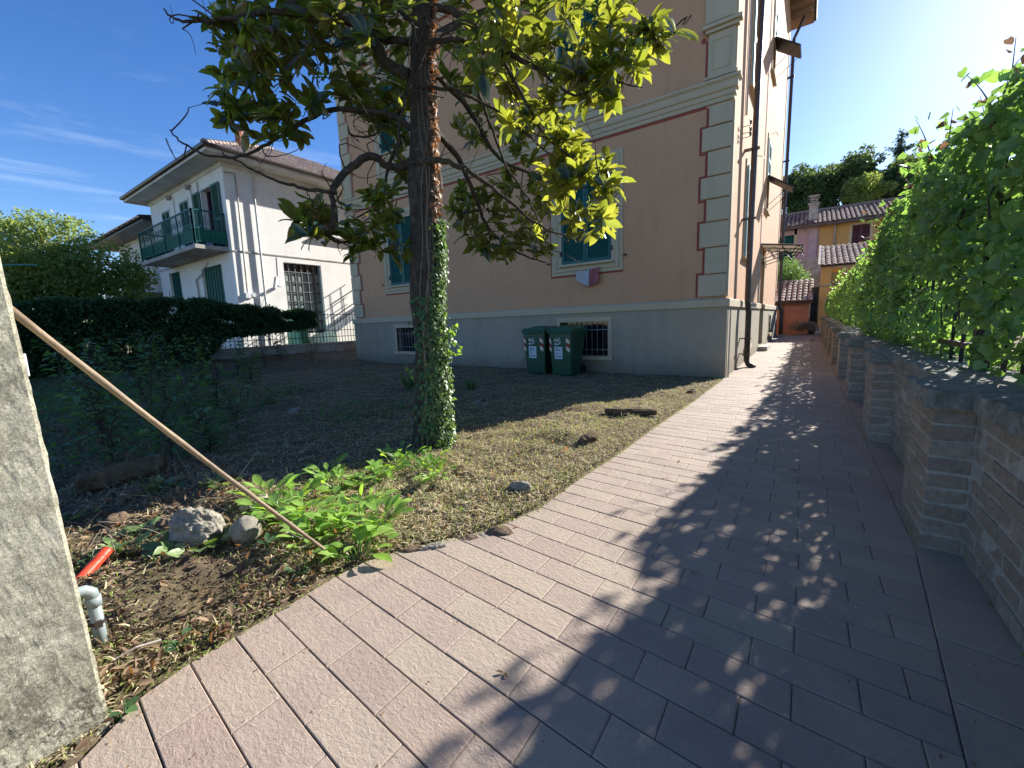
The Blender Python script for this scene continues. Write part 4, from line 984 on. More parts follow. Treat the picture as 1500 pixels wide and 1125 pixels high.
def smoothpts(P, n=5):
    P = [np.array(p) for p in P]; out = []
    for i in range(len(P)-1):
        p0, p1, p2, p3 = P[max(i-1, 0)], P[i], P[i+1], P[min(i+2, len(P)-1)]
        for k in range(n):
            t = k/n; out.append(.5*((2*p1)+(p2-p0)*t+(2*p0-5*p1+4*p2-p3)*t*t+(3*p1-p0-3*p2+p3)*t**3))
    out.append(P[-1]); return out
BR = [  # pixel path of each main limb with its depth in front of (-) or behind (+) the trunk, start and end radius
 ([(612, 240, 0), (575, 245, -.05), (545, 229, -.12), (520, 240, -.2), (500, 258, -.25), (486, 282, -.3)], .034, .026),
 ([(486, 282, -.3), (455, 278, -.3), (425, 270, -.35), (395, 262, -.4), (362, 243, -.4), (325, 222, -.45)], .016, .005),
 ([(486, 282, -.3), (489, 315, -.3), (484, 345, -.25), (497, 356, -.2), (520, 352, -.1)], .022, .008),
 ([(605, 190, 0), (575, 170, .05), (540, 163, .1), (487, 160, .1), (445, 178, .1), (420, 195, .1), (385, 215, .1), (345, 230, .1), (300, 226, .1), (262, 205, .1), (248, 190, .1)], .028, .005),
 ([(600, 110, 0), (565, 92, 0), (548, 60, -.1), (515, 28, -.2), (470, 27, -.3), (430, 10, -.3), (410, -25, -.3)], .05, .03),
 ([(515, 28, -.2), (450, 22, -.2), (400, 18, -.25), (350, 25, -.3), (300, 32, -.3), (262, 30, -.3), (240, 14, -.3)], .03, .005),
 ([(600, 62, 0), (560, 58, .1), (510, 62, .2), (470, 75, .2), (430, 82, .2), (385, 100, .2), (345, 155, .2)], .03, .008),
 ([(608, 30, 0), (585, 12, .3), (560, -10, .5), (520, -40, .6)], .04, .02),
 ([(612, 62, -.08), (650, 60, -.12), (675, 58, -.1), (690, 80, 0), (700, 130, .2), (720, 190, .4), (745, 250, .6), (780, 300, .7), (800, 360, .7)], .022, .006),
 ([(612, 236, -.12), (650, 236, -.15), (690, 252, -.1), (740, 290, .1), (790, 330, .3), (840, 350, .4)], .03, .006),
 ([(609, 128, -.12), (650, 130, -.1), (700, 147, 0), (760, 185, .1), (800, 222, .2), (850, 245, .2)], .016, .005),
 ([(630, 10, 0), (670, 20, -.1), (720, 60, -.15), (790, 100, -.2), (850, 98, -.2), (910, 82, -.25), (960, 55, -.3), (1005, 25, -.3)], .03, .005),
 ([(625, 180, .1), (670, 230, .5), (700, 300, .9), (720, 340, 1.1), (760, 370, 1.2), (800, 385, 1.2)], .03, .006),
 ([(625, 100, .1), (680, 150, .6), (730, 230, 1.0), (790, 260, 1.2), (850, 300, 1.2)], .03, .006),
 ([(622, 60, .1), (700, 20, .6), (780, 0, .9), (860, -30, 1.0)], .035, .012),
 ([(630, 0, 0), (680, -40, -.3), (760, -80, -.4), (860, -60, -.4), (950, -20, -.3)], .035, .01),
 ([(720, 60, -.15), (760, 130, -.25), (800, 200, -.3), (850, 240, -.3), (880, 270, -.3)], .016, .005),
 ([(790, 100, -.2), (840, 140, -.3), (890, 120, -.35), (940, 130, -.35)], .012, .004),
 ([(590, 200, .1), (570, 240, .5), (560, 290, .7), (540, 310, .7), (500, 330, .7)], .02, .006),
 ([(600, 150, .1), (560, 190, .6), (530, 200, .9), (510, 195, 1.0)], .02, .006),
 ([(612, 240, -.17), (585, 230, -.2), (583, 200, -.2), (592, 150, -.18), (598, 128, -.15), (618, 60, -.12), (632, -10, -.1)], .011, .009),
]
brm = MB(); nodes = []
for pts, r0, r1 in BR:
    P = smoothpts([att(u, v, d) for u, v, d in pts]); n = len(P); wob = [p+npr.normal(0, .005, 3) for p in P]
    R_ = [r0+(r1-r0)*i/(n-1) for i in range(n)]; brm.tube(wob, R_, 8)
    for p, r in zip(wob, R_): nodes.append((p, r))
# limbs above the frame carry the upper crown
for k in range(14):
    z = rnd.uniform(3.6, 5.8); c, r = trunkat(z); a = rnd.uniform(0, 2*pi); L = rnd.uniform(1.0, 2.0)
    d = np.array([math.cos(a), math.sin(a), rnd.uniform(.1, .6)]); P = [c+d*L*t+npr.normal(0, .04, 3) for t in np.linspace(0, 1, 8)]
    R_ = np.linspace(.03, .008, 8); brm.tube(P, list(R_), 6)
    for p, q in zip(P, R_): nodes.append((p, q))
brm.build('branches', M['bark'], MG, smooth=True)
NP = [n[0] for n in nodes]
tg = []       # rosette targets
def region(poly, n, d0, d1):
    us = [p[0] for p in poly]; vs_ = [p[1] for p in poly]; k = 0
    while k < n:
        u, v = rnd.uniform(min(us), max(us)), rnd.uniform(min(vs_), max(vs_)); ins = False; j = len(poly)-1
        for i in range(len(poly)):
            if (poly[i][1] > v) != (poly[j][1] > v) and u < (poly[j][0]-poly[i][0])*(v-poly[i][1])/(poly[j][1]-poly[i][1])+poly[i][0]: ins = not ins
            j = i
        if ins: tg.append(att(u, v, rnd.uniform(d0, d1))); k += 1
region([(330, 0), (600, -10), (600, 90), (540, 70), (440, 70), (330, 85), (305, 40)], 60, -.4, .7)
region([(320, 60), (450, 60), (440, 110), (350, 130), (305, 110)], 24, -.3, .5)
region([(450, 80), (600, 90), (600, 215), (560, 190), (520, 170), (490, 130)], 40, .0, 1.0)
region([(400, 130), (480, 120), (470, 150), (400, 170)], 5, -.1, .3)
region([(320, 130), (420, 165), (440, 195), (400, 205), (345, 190), (300, 150)], 20, -.2, .4)
region([(430, 300), (480, 295), (490, 345), (450, 350), (428, 330)], 8, -.4, -.1)
region([(480, 320), (600, 320), (600, 375), (560, 390), (510, 370)], 17, -.3, .8)
region([(495, 290), (600, 270), (600, 330), (520, 330)], 9, .2, .9)
region([(560, 190), (600, 180), (600, 260), (570, 240)], 7, .3, .9)
region([(655, 0), (860, 0), (870, 100), (800, 200), (760, 380), (665, 340), (655, 200)], 66, .7, 2.0)
region([(660, 250), (830, 260), (800, 380), (700, 370), (660, 330)], 52, .9, 2.0)
region([(640, 0), (1000, -20), (1000, 40), (960, 110), (870, 130), (780, 110), (700, 60)], 40, -.6, .0)
region([(740, 60), (940, 60), (930, 130), (840, 180), (780, 150)], 22, -.6, -.1)
region([(700, 90), (800, 120), (860, 230), (800, 260), (740, 190)], 22, -.4, .2)
region([(790, 210), (885, 215), (905, 290), (870, 360), (830, 340), (790, 290)], 32, -.5, .2)
region([(930, 0), (1010, 0), (1000, 40), (950, 80)], 5, -.4, -.2)
region([(660, 60), (720, 60), (730, 120), (690, 110)], 2, -.8, -.7)
for k in range(160):
    a = rnd.uniform(0, 2*pi); r = rnd.uniform(.4, 2.1); z = rnd.uniform(3.9, 6.3); c, _ = trunkat(z); tg.append(c+np.array([math.cos(a)*r, math.sin(a)*r, 0])*(1 if z < 5.3 else .7))
tg.sort(key=lambda p: min(np.linalg.norm(p-q) for q in NP[::6]))
tw = MB(); LP, LD, LN, LL = [], [], [], []
arr = [p for p in NP]
for p in tg:
    A = np.array(arr); d2 = ((A-p)**2).sum(1)+.15*np.maximum(0, A[:, 2]-p[2]); q = A[int(np.argmin(d2))]
    L = np.linalg.norm(p-q)+1e-6; sag = np.array([0, 0, -1.])*L*rnd.uniform(.0, .22); sd = npr.normal(0, .10*L, 3)
    P = [q+(p-q)*t+(sag+sd)*math.sin(pi*t)+npr.normal(0, .006, 3)*(0 < t < 1) for t in np.linspace(0, 1, 7)]
    tw.tube(P, list(np.linspace(min(.010, .0035+.006*L), .0028, 7)), 5, caps=False)
    arr += P[2:6]
    e = unit(P[-1]-P[-2])*.6+np.array([0, 0, .35]); e = unit(e); n = rnd.randint(6, 10)
    for k in range(n):
        rd = unit(np.cross(e, unit(npr.normal(size=3)))); f = rnd.uniform(.15, .95)
        D = unit(e*f+rd*1.0+np.array([0, 0, -.22])); LP.append(p+e*rnd.uniform(-.045, .02)); LD.append(D)
        LN.append(unit(e*1.1-D*.2+npr.normal(0, .22, 3))); LL.append(rnd.uniform(.10, .185))
    if rnd.random() < .8:
        for k in range(rnd.randint(2, 5)):
            q = P[rnd.randint(3, 5)]; D = unit(npr.normal(size=3)+np.array([0, 0, -.2])+unit(p-q)*.6); LP.append(q); LD.append(D); LN.append(unit(npr.normal(size=3)*.5+np.array([0, 0, 1]))); LL.append(rnd.uniform(.09, .15))
# bare twisted twigs
for k in range(150):
    i = rnd.randrange(len(NP)); q = NP[i]
    if q[2] > 3.9: continue
    d = unit(npr.normal(size=3)*np.array([1, 1, .8])+np.array([0, 0, -.15])); L = rnd.uniform(.15, .55); c1 = npr.normal(0, .18*L, 3); c2 = npr.normal(0, .12*L, 3)
    P = [q+d*L*t+c1*math.sin(pi*t)+c2*math.sin(2*pi*t)+np.array([0, 0, .3*L*t*t]) for t in np.linspace(0, 1, 9)]
    tw.tube(P, list(np.linspace(.006, .0015, 9)), 5, caps=False)
tw.build('twigs', M['twig'], MG, smooth=True)
LL = np.array(LL)*1.04; leaves('leaves', LP, LD, LN, LL, LL*.40, T_LONG, M['magleaf'], MG)
# ivy on the trunk
iv = thing('ivy', (-1.45, -5.55, 0), 'green and dry brown ivy climbing the sunlit side of the magnolia trunk', 'ivy')
def ivyset(name, n, z0, z1, tc, tw_, mat, size, off=.02):
    P, D, N = [], [], []
    for k in range(n):
        z = rnd.uniform(z0, z1); c, r = trunkat(z); t = tc(z)+rnd.gauss(0, tw_(z)); dv = np.array([math.cos(t), math.sin(t), 0])
        P.append(c+dv*(r*1.02+abs(rnd.gauss(0, off)))); D.append(unit(np.array([rnd.gauss(0, .5), rnd.gauss(0, .5), -.8])+dv*.3)); N.append(unit(dv+npr.normal(0, .35, 3)))
    L = size*(.5+npr.random(n)); leaves(name, P, D, N, L, L*.9, T_VINE, mat, iv)
ivyset('green_leaves', 2600, .02, 2.0, lambda z: .05-.2*math.sin(z*2.2), lambda z: .30+.30*max(0, math.sin(z*3.3)) if z < 1.4 else .26, M['ivy'], .024, .02)
ivyset('front_leaves', 420, .0, 1.35, lambda z: -.9, lambda z: .45, M['weed'], .032, .012)
ivyset('dry_leaves', 330, 1.95, 3.9, lambda z: -.08, lambda z: .17, M['deadivy'], .034, .012)
s = MB(); P2 = []
for k in range(9):
    t0 = rnd.uniform(-1.3, .5); ph = rnd.uniform(0, 6); z1 = rnd.uniform(1.2, 3.9); pts = []
    for z in np.arange(0, z1, .09):
        c, r = trunkat(z); t = t0+.28*math.sin(z*2+ph)+.1*math.sin(z*7+ph); pts.append(c+np.array([math.cos(t), math.sin(t), 0])*(r*1.03+.004))
    s.tube(pts, [.006*(1-.7*i/len(pts)) for i in range(len(pts))], 5)
for (z, u, v) in ((.95, 668, 480), (1.0, 675, 510), (.8, 672, 520), (.88, 665, 490), (.45, 596, 540)):
    c, r = trunkat(z); e = att(u, v, -.02); pts = [c+np.array([.1, 0, 0])*(1 if u > 620 else -1)+(e-c-np.array([.1, 0, 0])*(1 if u > 620 else -1))*t+np.array([0, 0, .04*math.sin(pi*t)]) for t in np.linspace(0, 1, 6)]
    s.tube(pts, .003, 4); P2 += [p+npr.normal(0, .012, 3) for p in pts for _ in range(4)]
s.build('stems', M['ltwig'], iv)
leaves('shoot_leaves', P2, rdir(len(P2), -.2), rdir(len(P2), .5), .035, .028, T_VINE, M['broad'], iv)
# ------------------------------------------------------------------ stones, log, pole, pipes
def rock(name, c, r, mat, label, cat='rock', seed=0, sub=4, amp=.28, group=None, rz=0.0, sink=.3):
    import bmesh
    bm = bmesh.new(); bmesh.ops.create_icosphere(bm, subdivisions=sub, radius=1); off = Vector((seed*7.3, seed*3.1, seed*1.7))
    for v in bm.verts:
        d = v.co.normalized(); f = 1+amp*mn.fractal(d*1.1+off, 1, 2, 5)+amp*.35*abs(mn.noise(d*3.5+off))
        q = Vector((round(d.x*2.2)/2.2, round(d.y*2.2)/2.2, round(d.z*2.2)/2.2)); d2 = d.lerp(q, .18) if amp > .2 else d
        x, y, z = d2.x*r[0]*f, d2.y*r[1]*f, d2.z*r[2]*f; v.co = Vector((x*math.cos(rz)-y*math.sin(rz), x*math.sin(rz)+y*math.cos(rz), z))
    me = bpy.data.meshes.new(name); bm.to_mesh(me); bm.free()
    o = link(name, me, mat, None, amp < .2); zb = gz(c[0], c[1]); o.location = (c[0], c[1], zb+r[2]*(1-sink)-.01)
    return tag(o, label, cat, group)
p = onz(287, 806); rock('rock', (p[0]-.06, p[1]+.03), (.135, .095, .105), M['rock'], 'big angular grey lichen rock lying behind the bare soil', seed=2, sub=5, rz=.3, amp=.34)
p = onz(357, 804); rock('rock', (p[0]-.03, p[1]+.03), (.075, .072, .075), M['rock'], 'rounded grey stone right of the big angular rock', seed=5, sub=5, amp=.10)
ES = [((738, 780), .055, 'low mossy edging stone nearest the bend of the path'), ((712, 784), .04, 'small dark edging stone beside the paving bend'), ((688, 788), .045, 'middle mossy edging stone of the row at the bend'), ((640, 803), .05, 'flat grey edging stone left of the row at the bend'), ((605, 806), .05, 'grey edging stone closest to the leafy plants'), ((768, 724), .05, 'mossy lump of stone at the lawn edge above the bend'), ((1015, 576), .06, 'small stone at the lawn edge near the building corner')]
for i, ((u, v), r, lb) in enumerate(ES):
    p = onz(u, v); rock('edging_stone', (p[0]-.02, p[1]), (r*1.5, r*.9, r*.8), M['rock'] if i % 2 else M['rock2'], lb, 'stone', seed=10+i, sub=4, group='stones edging the paved path', rz=rnd.uniform(0, 3), sink=.62)
FS = [((862, 648), (.11, .06, .045), M['logm'], 'dark earthy stump lump in the sunlit lawn'), ((700, 588), (.07, .05, .04), M['rock'], 'pale stone lying in the shaded lawn right of the trunk'), ((712, 591), (.05, .04, .03), M['rock'], 'second small pale stone in the shaded lawn right of the trunk'), ((195, 742), (.075, .05, .05), M['rock2'], 'brown stone half buried below the left log'), ((375, 752), (.085, .055, .03), M['rock'], 'flat grey stone under the leaning pole'), ((175, 770), (.06, .04, .04), M['rock2'], 'small brown stone among dry stalks near the red pipe'), ((432, 604), (.13, .08, .05), M['rock'], 'grey slab lying in the shaded hollow'), ((395, 596), (.10, .06, .07), M['logm'], 'dark lump beside the grey slab in the shaded hollow'), ((248, 775), (.06, .05, .05), M['rock2'], 'brown stone tucked behind the big angular rock'), ((1190, 500), (.10, .08, .05), M['rock2'], 'small heap of rubble by the far piers')]
for i, ((u, v), r, mt, lb) in enumerate(FS):
    p = onz(u, v, .12 if u > 1100 else .02); rock('stone', (p[0], p[1]), r, mt, lb, 'stone', seed=30+i, sub=4, rz=rnd.uniform(0, 3), sink=.55)
def log(a, b, r, label, seed):
    a, b = np.array(a, float), np.array(b, float); n = 26; K = 18; L = np.linalg.norm(b-a); d = (b-a)/L; sd = np.array([-d[1], d[0], 0]); up = np.cross(d, sd)*-1; vs = []
    for i in range(n+1):
        t = i/n; c = a+(b-a)*t
        for k in range(K):
            th = 2*pi*k/K; rr = r*(1+.28*mn.fractal(Vector((t*L*4, math.cos(th)*1.2+seed, math.sin(th)*1.2)), 1, 2, 4))*(1 if 0 < i < n else .8)
            q = c+sd*rr*math.cos(th)+np.array([0, 0, 1])*rr*math.sin(th); vs.append(q)
    m = MB(); m.add(vs, [(i*K+k, i*K+(k+1) % K, (i+1)*K+(k+1) % K, (i+1)*K+k) for i in range(n) for k in range(K)]+[tuple(range(K)), tuple(n*K+k for k in range(K-1, -1, -1))])
    return tag(m.build('log', M['logm'], None, smooth=False), label, 'log')
a, b = onz(886, 609), onz(962, 611); a[2] = gz(a[0], a[1])+.035; b[2] = gz(b[0], b[1])+.05; log(a, b, .034, 'short dark log lying in the lawn on the edge of the building shadow', 3)
a, b = onz(120, 738), onz(248, 716); a[2] = gz(a[0], a[1])+.07; b[2] = gz(b[0], b[1])+.07; log(a, b, .075, 'old decaying log lying behind the rocks at left', 8)
# leaning pole
a = np.array([-.625, -7.24, gz(-.625, -7.24)+.004]); b = np.array([-.692, -8.100, 1.205]); d_ = b-a
m = MB(); P = [a+d_*t+np.array([.004*math.sin(t*5), 0, -.012*math.sin(pi*t)]) for t in np.linspace(0, 1, 16)]
m.tube(P, [.0075+.0028*t+(.0014 if i % 3 == 0 else 0) for i, t in enumerate(np.linspace(0, 1, 16))], 10)
tag(m.build('leaning_pole', M['stick'], None, smooth=True), 'long thin brown wooden pole leaning on the stone gate post', 'pole')
# gate post of rough concrete (camera sees its path-side face)
m = MB(); nz_, ny_ = 70, 26; x0 = -.415; zt = 1.62
def pp_(y, z):
    e = (y-(-8.089))/-.01
    x = x0-.004*(z/1.3)+.0025*mn.fractal(Vector((0, y*30, z*30)), 1, 2, 5)
    return x
vs = []; Y_ = [-8.087-.21*(k/ny_) for k in range(ny_+1)]
for i in range(nz_+1):
    z = -.1+(zt+.1)*i/nz_
    for k, y in enumerate([q-.0205*z for q in Y_]):
        ey = .003*mn.fractal(Vector((5, z*18, 1)), 1, 2, 4) if k == 0 else 0
        vs.append((pp_(y, z)-(.006 if k == 0 else 0), y+ey, z))
fs = [(i*(ny_+1)+k, (i+1)*(ny_+1)+k, (i+1)*(ny_+1)+k+1, i*(ny_+1)+k+1) for i in range(nz_) for k in range(ny_)]
m.add(vs, fs)
n0 = len(m.v); bk_ = [(x0-.42, y, z) for y in (-8.087, -8.297) for z in (-.1, zt)]
edgeb = [vs[i*(ny_+1)] for i in range(nz_+1)]
m.add(edgeb+[(x0-.42, p[1], p[2]) for p in edgeb], [(i, nz_+1+i, nz_+2+i, i+1) for i in range(nz_)])
m.hexa([(x0-.42, -8.29, -.1), (x0-.05, -8.29, -.1), (x0-.05, -8.10, -.1), (x0-.42, -8.10, -.1), (x0-.42, -8.32, zt), (x0-.05, -8.32, zt), (x0-.05, -8.135, zt), (x0-.42, -8.135, zt)])
gp = thing('gate_post', (-.6, -8.2, 0), 'rough mossy concrete gate post at the left edge', 'gate post')
m.build('post', M['post'], gp)
m = MB(); m.box(-.50, -.425, -8.375, -8.335, -.05, 1.6); m.tube([(-.412, -8.318, -.05), (-.412, -8.345, 1.6)], .012, 8); m.build('metal_jamb', plain('galvanised_metal', (.34, .36, .36), .4, .2, 12, .1, 60, .5, .7), gp, bevel=.004)
# white box on the rear of the post
p0 = ony(41, 516, -8.055); m = MB(); m.hexa([(x0-.32, -8.085, .955), (-.40-.58, -8.085, .955), (-.98, -8.02, .962), (x0-.32, -8.02, .962), (x0-.32, -8.085, 1.05), (-.98, -8.085, 1.05), (-.98, -8.02, 1.042), (x0-.32, -8.02, 1.042)])
bx = MB(); c0 = CAM+ray(36, 535)*1.52; bx.box(c0[0]-.07, c0[0]+.012, -8.115, -8.04, c0[2]-.052, c0[2]+.052)
bo = thing('junction_box', (c0[0], -8.08, c0[2]), 'small white plastic junction box on the back of the gate post', 'electrical box')
bx.build('housing', M['whitebox'], bo, bevel=.008)
bx = MB(); bx.box(c0[0]-.06, c0[0]-.008, -8.0345, -8.028, c0[2]-.042, c0[2]+.042); bx.build('cover', M['whitebox'], bo, bevel=.006)
# pipes rising behind the post
zg = gz(-.86, -8.02)
pg = thing('drain_pipe', (-.86, -8.02, zg), 'grey plastic pipe with an elbow entering the soil behind the gate post', 'pipe', 'grey pipes behind the gate post')
m = MB(); m.tube([(-.86, -8.018, zg-.05), (-.86, -8.018, .19)], .018, 16); m.tube([(-.86, -8.018, .185), (-.86, -8.021, .208), (-.86, -8.035, .222), (-.86, -8.06, .226), (-.86, -8.16, .226)], .0195, 14); m.tube([(-.86, -8.018, .155), (-.86, -8.018, .19)], .0215, 16); m.build('pipe', M['greypvc'], pg, smooth=True)
m = MB(); m.tube([(-.86, -8.018, .085), (-.86, -8.018, .098)], .0205, 14); m.box(-.842, -.832, -8.03, -8.01, .08, .105); m.build('clamp', M['pipe'], pg)
p2 = CAM+ray(122, 815)*2.25; zg = gz(p2[0], p2[1])
pg = thing('drain_pipe', (p2[0], p2[1], zg), 'second grey pipe, farther behind the gate post and under the red one', 'pipe', 'grey pipes behind the gate post')
m = MB(); m.tube([(p2[0], p2[1], zg-.05), (p2[0], p2[1], p2[2]-.01), (p2[0], p2[1]-.02, p2[2]+.01), (p2[0], p2[1]-.12, p2[2]+.012)], .018, 14); m.build('pipe', M['greypvc'], pg, smooth=True)
a = CAM+ray(110, 858)*1.86; b = CAM+ray(157, 806)*2.02
m = MB(); dd = (b-a); m.tube([a-dd*.6, a, b], .0235, 20, caps=True); m.tube([b-dd*.002, b+dd*.01], .0255, 20)
tag(m.build('red_pipe', M['redpvc'], None, smooth=False, bevel=.002), 'bright red plastic conduit stub sticking out behind the gate post', 'pipe')
m = MB(); a = onz(165, 975); b = onz(238, 948); a[2] = gz(a[0], a[1])+.01; b[2] = gz(b[0], b[1])+.02
m.tube([a, (a+b)/2+np.array([0, 0, .012]), b], .0035, 6); tag(m.build('pale_twig', plain('pale_twig_wood', (.5, .45, .42), .7), None), 'thin pale twig lying on the bare soil by the paving', 'twig')
# ------------------------------------------------------------------ plants in the bed
def plant(x, y, n, L, wr, mat, label, up=.9, spread=.10, cat='plant', group=None, tmpl=T_LONG, name='leafy_plant', h=.05):
    z = gz(x, y); t = thing(name, (x, y, z), label, cat, group); P, D, N, Ls = [], [], [], []; s = MB()
    for k in range(n):
        a = rnd.uniform(0, 2*pi); r = spread*rnd.random()**.6; o = np.array([x+math.cos(a)*r*.4, y+math.sin(a)*r*.4, z]); tip = np.array([x+math.cos(a)*r, y+math.sin(a)*r, z+h*rnd.uniform(.4, 1.6)])
        s.tube([o, (o+tip)/2+np.array([0, 0, .01]), tip], [.003, .0025, .002], 4, caps=False)
        P.append(tip); D.append(unit(np.array([math.cos(a), math.sin(a), rnd.uniform(-.1, up)]))); N.append(unit(np.array([-math.cos(a)*.4, -math.sin(a)*.4, 1])+npr.normal(0, .25, 3))); Ls.append(L*rnd.uniform(.6, 1.25))
    s.build('stalks', mat, t); Ls = np.array(Ls); leaves('foliage', P, D, N, Ls, Ls*wr, tmpl, mat, t); return t
LBL = ['leafy bright green plant %s' % q for q in ('nearest the pole foot', 'hanging over the paving edge', 'in front of the left plants, next to the round stone', 'behind the pole foot', 'in the middle of the sunlit clump', 'at the top left of the sunlit clump', 'just below the trunk on its left', 'close against the trunk base', 'with a yellow green leaf beside the trunk', 'at the right end of the clump', 'in the lower middle of the clump', 'at the front right of the clump', 'between the pole and the clump', 'at the back of the clump in half shade', 'at the far left of the clump', 'on the lawn side of the clump')]
PX = [(470, 790), (528, 812), (405, 765), (430, 750), (530, 740), (500, 715), (575, 690), (625, 685), (590, 672), (640, 700), (515, 775), (560, 775), (450, 770), (480, 700), (395, 745), (545, 705)]
for (u, v), lb in zip(PX, LBL):
    p = onz(u, v, .02); plant(p[0], p[1], rnd.randint(20, 28), .095 if v > 700 else .085, .5, M['broad'], lb, group='bright leafy plants in the sunlit bed', h=.06, spread=.14)
p = onz(388, 822, .0); plant(p[0], p[1]+.02, 4, .075, .35, M['weed'], 'small green sprig hanging over the bare soil below the round stone', h=.05, spread=.02)
IV = [((190, 812), 'ivy sprig on the ground beside the red pipe'), ((108, 775), 'green leaves at the gate post above the red pipe'), ((215, 790), 'ivy sprig left of the big rock'), ((300, 812), 'ivy sprig growing in front of the big rock'), ((240, 740), 'low ivy among dry stalks behind the big rock'), ((335, 735), 'green leaves lying behind the round stone'), ((140, 830), 'ivy leaves behind the grey pipe elbow'), ((265, 950), 'small weed growing at the paving edge'), ((440, 845), 'weed with small leaves beside the pole foot'), ((180, 1045), 'tiny green weed at the foot of the gate post'), ((255, 820), 'pale green ivy tip left of the bare soil')]
for (u, v), lb in IV:
    p = onz(u, v, .0); small = v > 840; plant(p[0], p[1], 9 if small else 14, .03 if small else .06, .75, M['ivy'] if not small else M['weed'], lb, spread=.05 if small else .10, tmpl=T_VINE, name='ivy_sprig' if not small else 'small_weed', cat='ivy' if not small else 'weed', h=.03)
# tall weeds in the shade
def weed(x, y, h, label, nb=1, L=.09):
    z = gz(x, y); t = thing('tall_weed', (x, y, z), label, 'weed', 'tall weeds in the shaded left of the garden'); s = MB(); P, D, N, Ls = [], [], [], []
    for b in range(nb):
        lean = npr.normal(0, .18, 2); pts = [np.array([x+lean[0]*h*t_*t_+.02*b, y+lean[1]*h*t_*t_, z+h*t_]) for t_ in np.linspace(0, 1, 7)]
        s.tube(pts, list(np.linspace(.005, .0015, 7)), 5)
        for k in range(int(50*h)+10):
            t_ = rnd.uniform(.04, 1); q = np.array([np.interp(t_, np.linspace(0, 1, 7), [p[i] for p in pts]) for i in range(3)]); a = rnd.uniform(0, 2*pi); e = np.array([math.cos(a), math.sin(a), .5])*rnd.uniform(.04, .16)*(1.2-t_*.6)
            s.tube([q, q+e], [.0025, .0015], 4, caps=False); P.append(q+e); D.append(unit(np.array([math.cos(a), math.sin(a), rnd.uniform(-.6, .4)]))); N.append(unit(np.array([0, 0, 1.])+npr.normal(0, .35, 3))); Ls.append(L*rnd.uniform(.5, 1.3))
    s.build('stems', M['twig'], t); Ls = np.array(Ls); leaves('foliage', P, D, N, Ls, Ls*.42, T_OVAL, M['weed'], t)
WD = [(-3.4, -7.45, .55), (-4.2, -7.35, .75), (-4.0, -7.0, .6), (-5.0, -7.2, .9), (-5.3, -6.7, .8), (-6.2, -7.0, 1.0), (-4.8, -6.5, .6), (-6.6, -6.2, .9), (-7.6, -6.6, 1.1), (-5.6, -5.9, .7), (-7.4, -5.6, .9), (-8.6, -6.0, 1.1), (-4.0, -6.3, .5), (-3.3, -6.8, .4), (-6.3, -5.2, .5), (-8.8, -5.0, 1.0), (-9.8, -5.6, 1.0), (-9.6, -4.0, .9), (-10.4, -3.0, .8), (-10.8, -5, 1.0), (-10.6, -1.6, .7), (-11.2, -2.2, .8), (-2.9, -7.2, .3), (-8.0, -4.4, .6)]
OR_ = ['first', 'second', 'third', 'fourth', 'fifth', 'sixth', 'seventh', 'eighth', 'ninth', 'tenth', 'eleventh', 'twelfth']
for i, (x, y, h) in enumerate(WD):
    u = CAM; q = np.array([x, y, .3])-CAM; pu = 750+FL*(q@_R)/(q@_F); dist = np.linalg.norm(q)
    weed(x, y, h, '%s weed %s, %s' % ('knee high' if h < .65 else 'waist high', 'close behind the pole' if dist < 6 else ('midway in the shaded patch' if dist < 9 else 'close to the dark hedge'), ('near its left end' if pu < 150 else 'left of centre' if pu < 230 else 'right of centre' if pu < 320 else 'near its right end')), nb=3 if i % 2 else 2)
for (u, v), lb in (((600, 572), 'dark strap leaved clump behind the trunk on its left'), ((690, 570), 'dark low clump in the shade right of the trunk')):
    p = onz(u, v, .02); n = 60; a = npr.uniform(0, 2*pi, n); t = thing('strap_clump', (p[0], p[1], gz(p[0], p[1])), lb, 'plant'); hh = 1 if u < 650 else .5
    P = np.stack([p[0]+.05*np.cos(a), p[1]+.05*np.sin(a), np.full(n, gz(p[0], p[1]))], 1); D = np.stack([np.cos(a)*.5, np.sin(a)*.5, npr.uniform(.6, 1.5, n)], 1); leaves('foliage', P, D, np.stack([np.cos(a), np.sin(a), -.3+0*a], 1)*-1, npr.uniform(.2, .42, n)*hh, .022, T_BLADE, M['weed'], t)
# small plant by the plinth's left end
p = onz(520, 528, .05)
# ------------------------------------------------------------------ ground cover
def scatter(n, cond):
    out = []
    while len(out) < n:
        r = .9+11*rnd.random()**1.5; th = _y+rnd.uniform(-.95, .65); x = CAM[0]+r*math.sin(th); y = CAM[1]+r*math.cos(th)
        if y > -.07 or x > edge(y)-.015 or x < -12 or y < -8.6: continue
        if rnd.random() < cond(x, y): out.append((x, y))
    return out
def bare(x, y):     # bare trodden soil near the gate
    return math.exp(-((x+.95)/.34)**4-((y+7.72)/.24)**4)
def cover(name, n, mat, L0, L1, wr, cond, T=T_BLADE, flat=.5, lift=.006, label=None):
    Q = scatter(n, cond); P = np.array([(x, y, gz(x, y)+rnd.random()*lift) for x, y in Q]); n = len(P)
    D = rdir(n); D[:, 2] = np.abs(D[:, 2])*flat; N = rdir(n)*.5+np.array([0, 0, 1]); L = npr.uniform(L0, L1, n)
    o = leaves(name, P, D, N, L, L*wr, T, mat, None, smooth=False); return tag(o, kind='stuff')
gpat = lambda x, y: mn.noise(Vector((x*1.8, y*1.8, 2)))*.5+.5
cover('grass', 62000, M['grass'], .012, .032, .16, lambda x, y: (.15+.85*gpat(x, y))*(1-bare(x, y))*(1 if x > -1.6 or y > -6.8 else .35), flat=1.4)
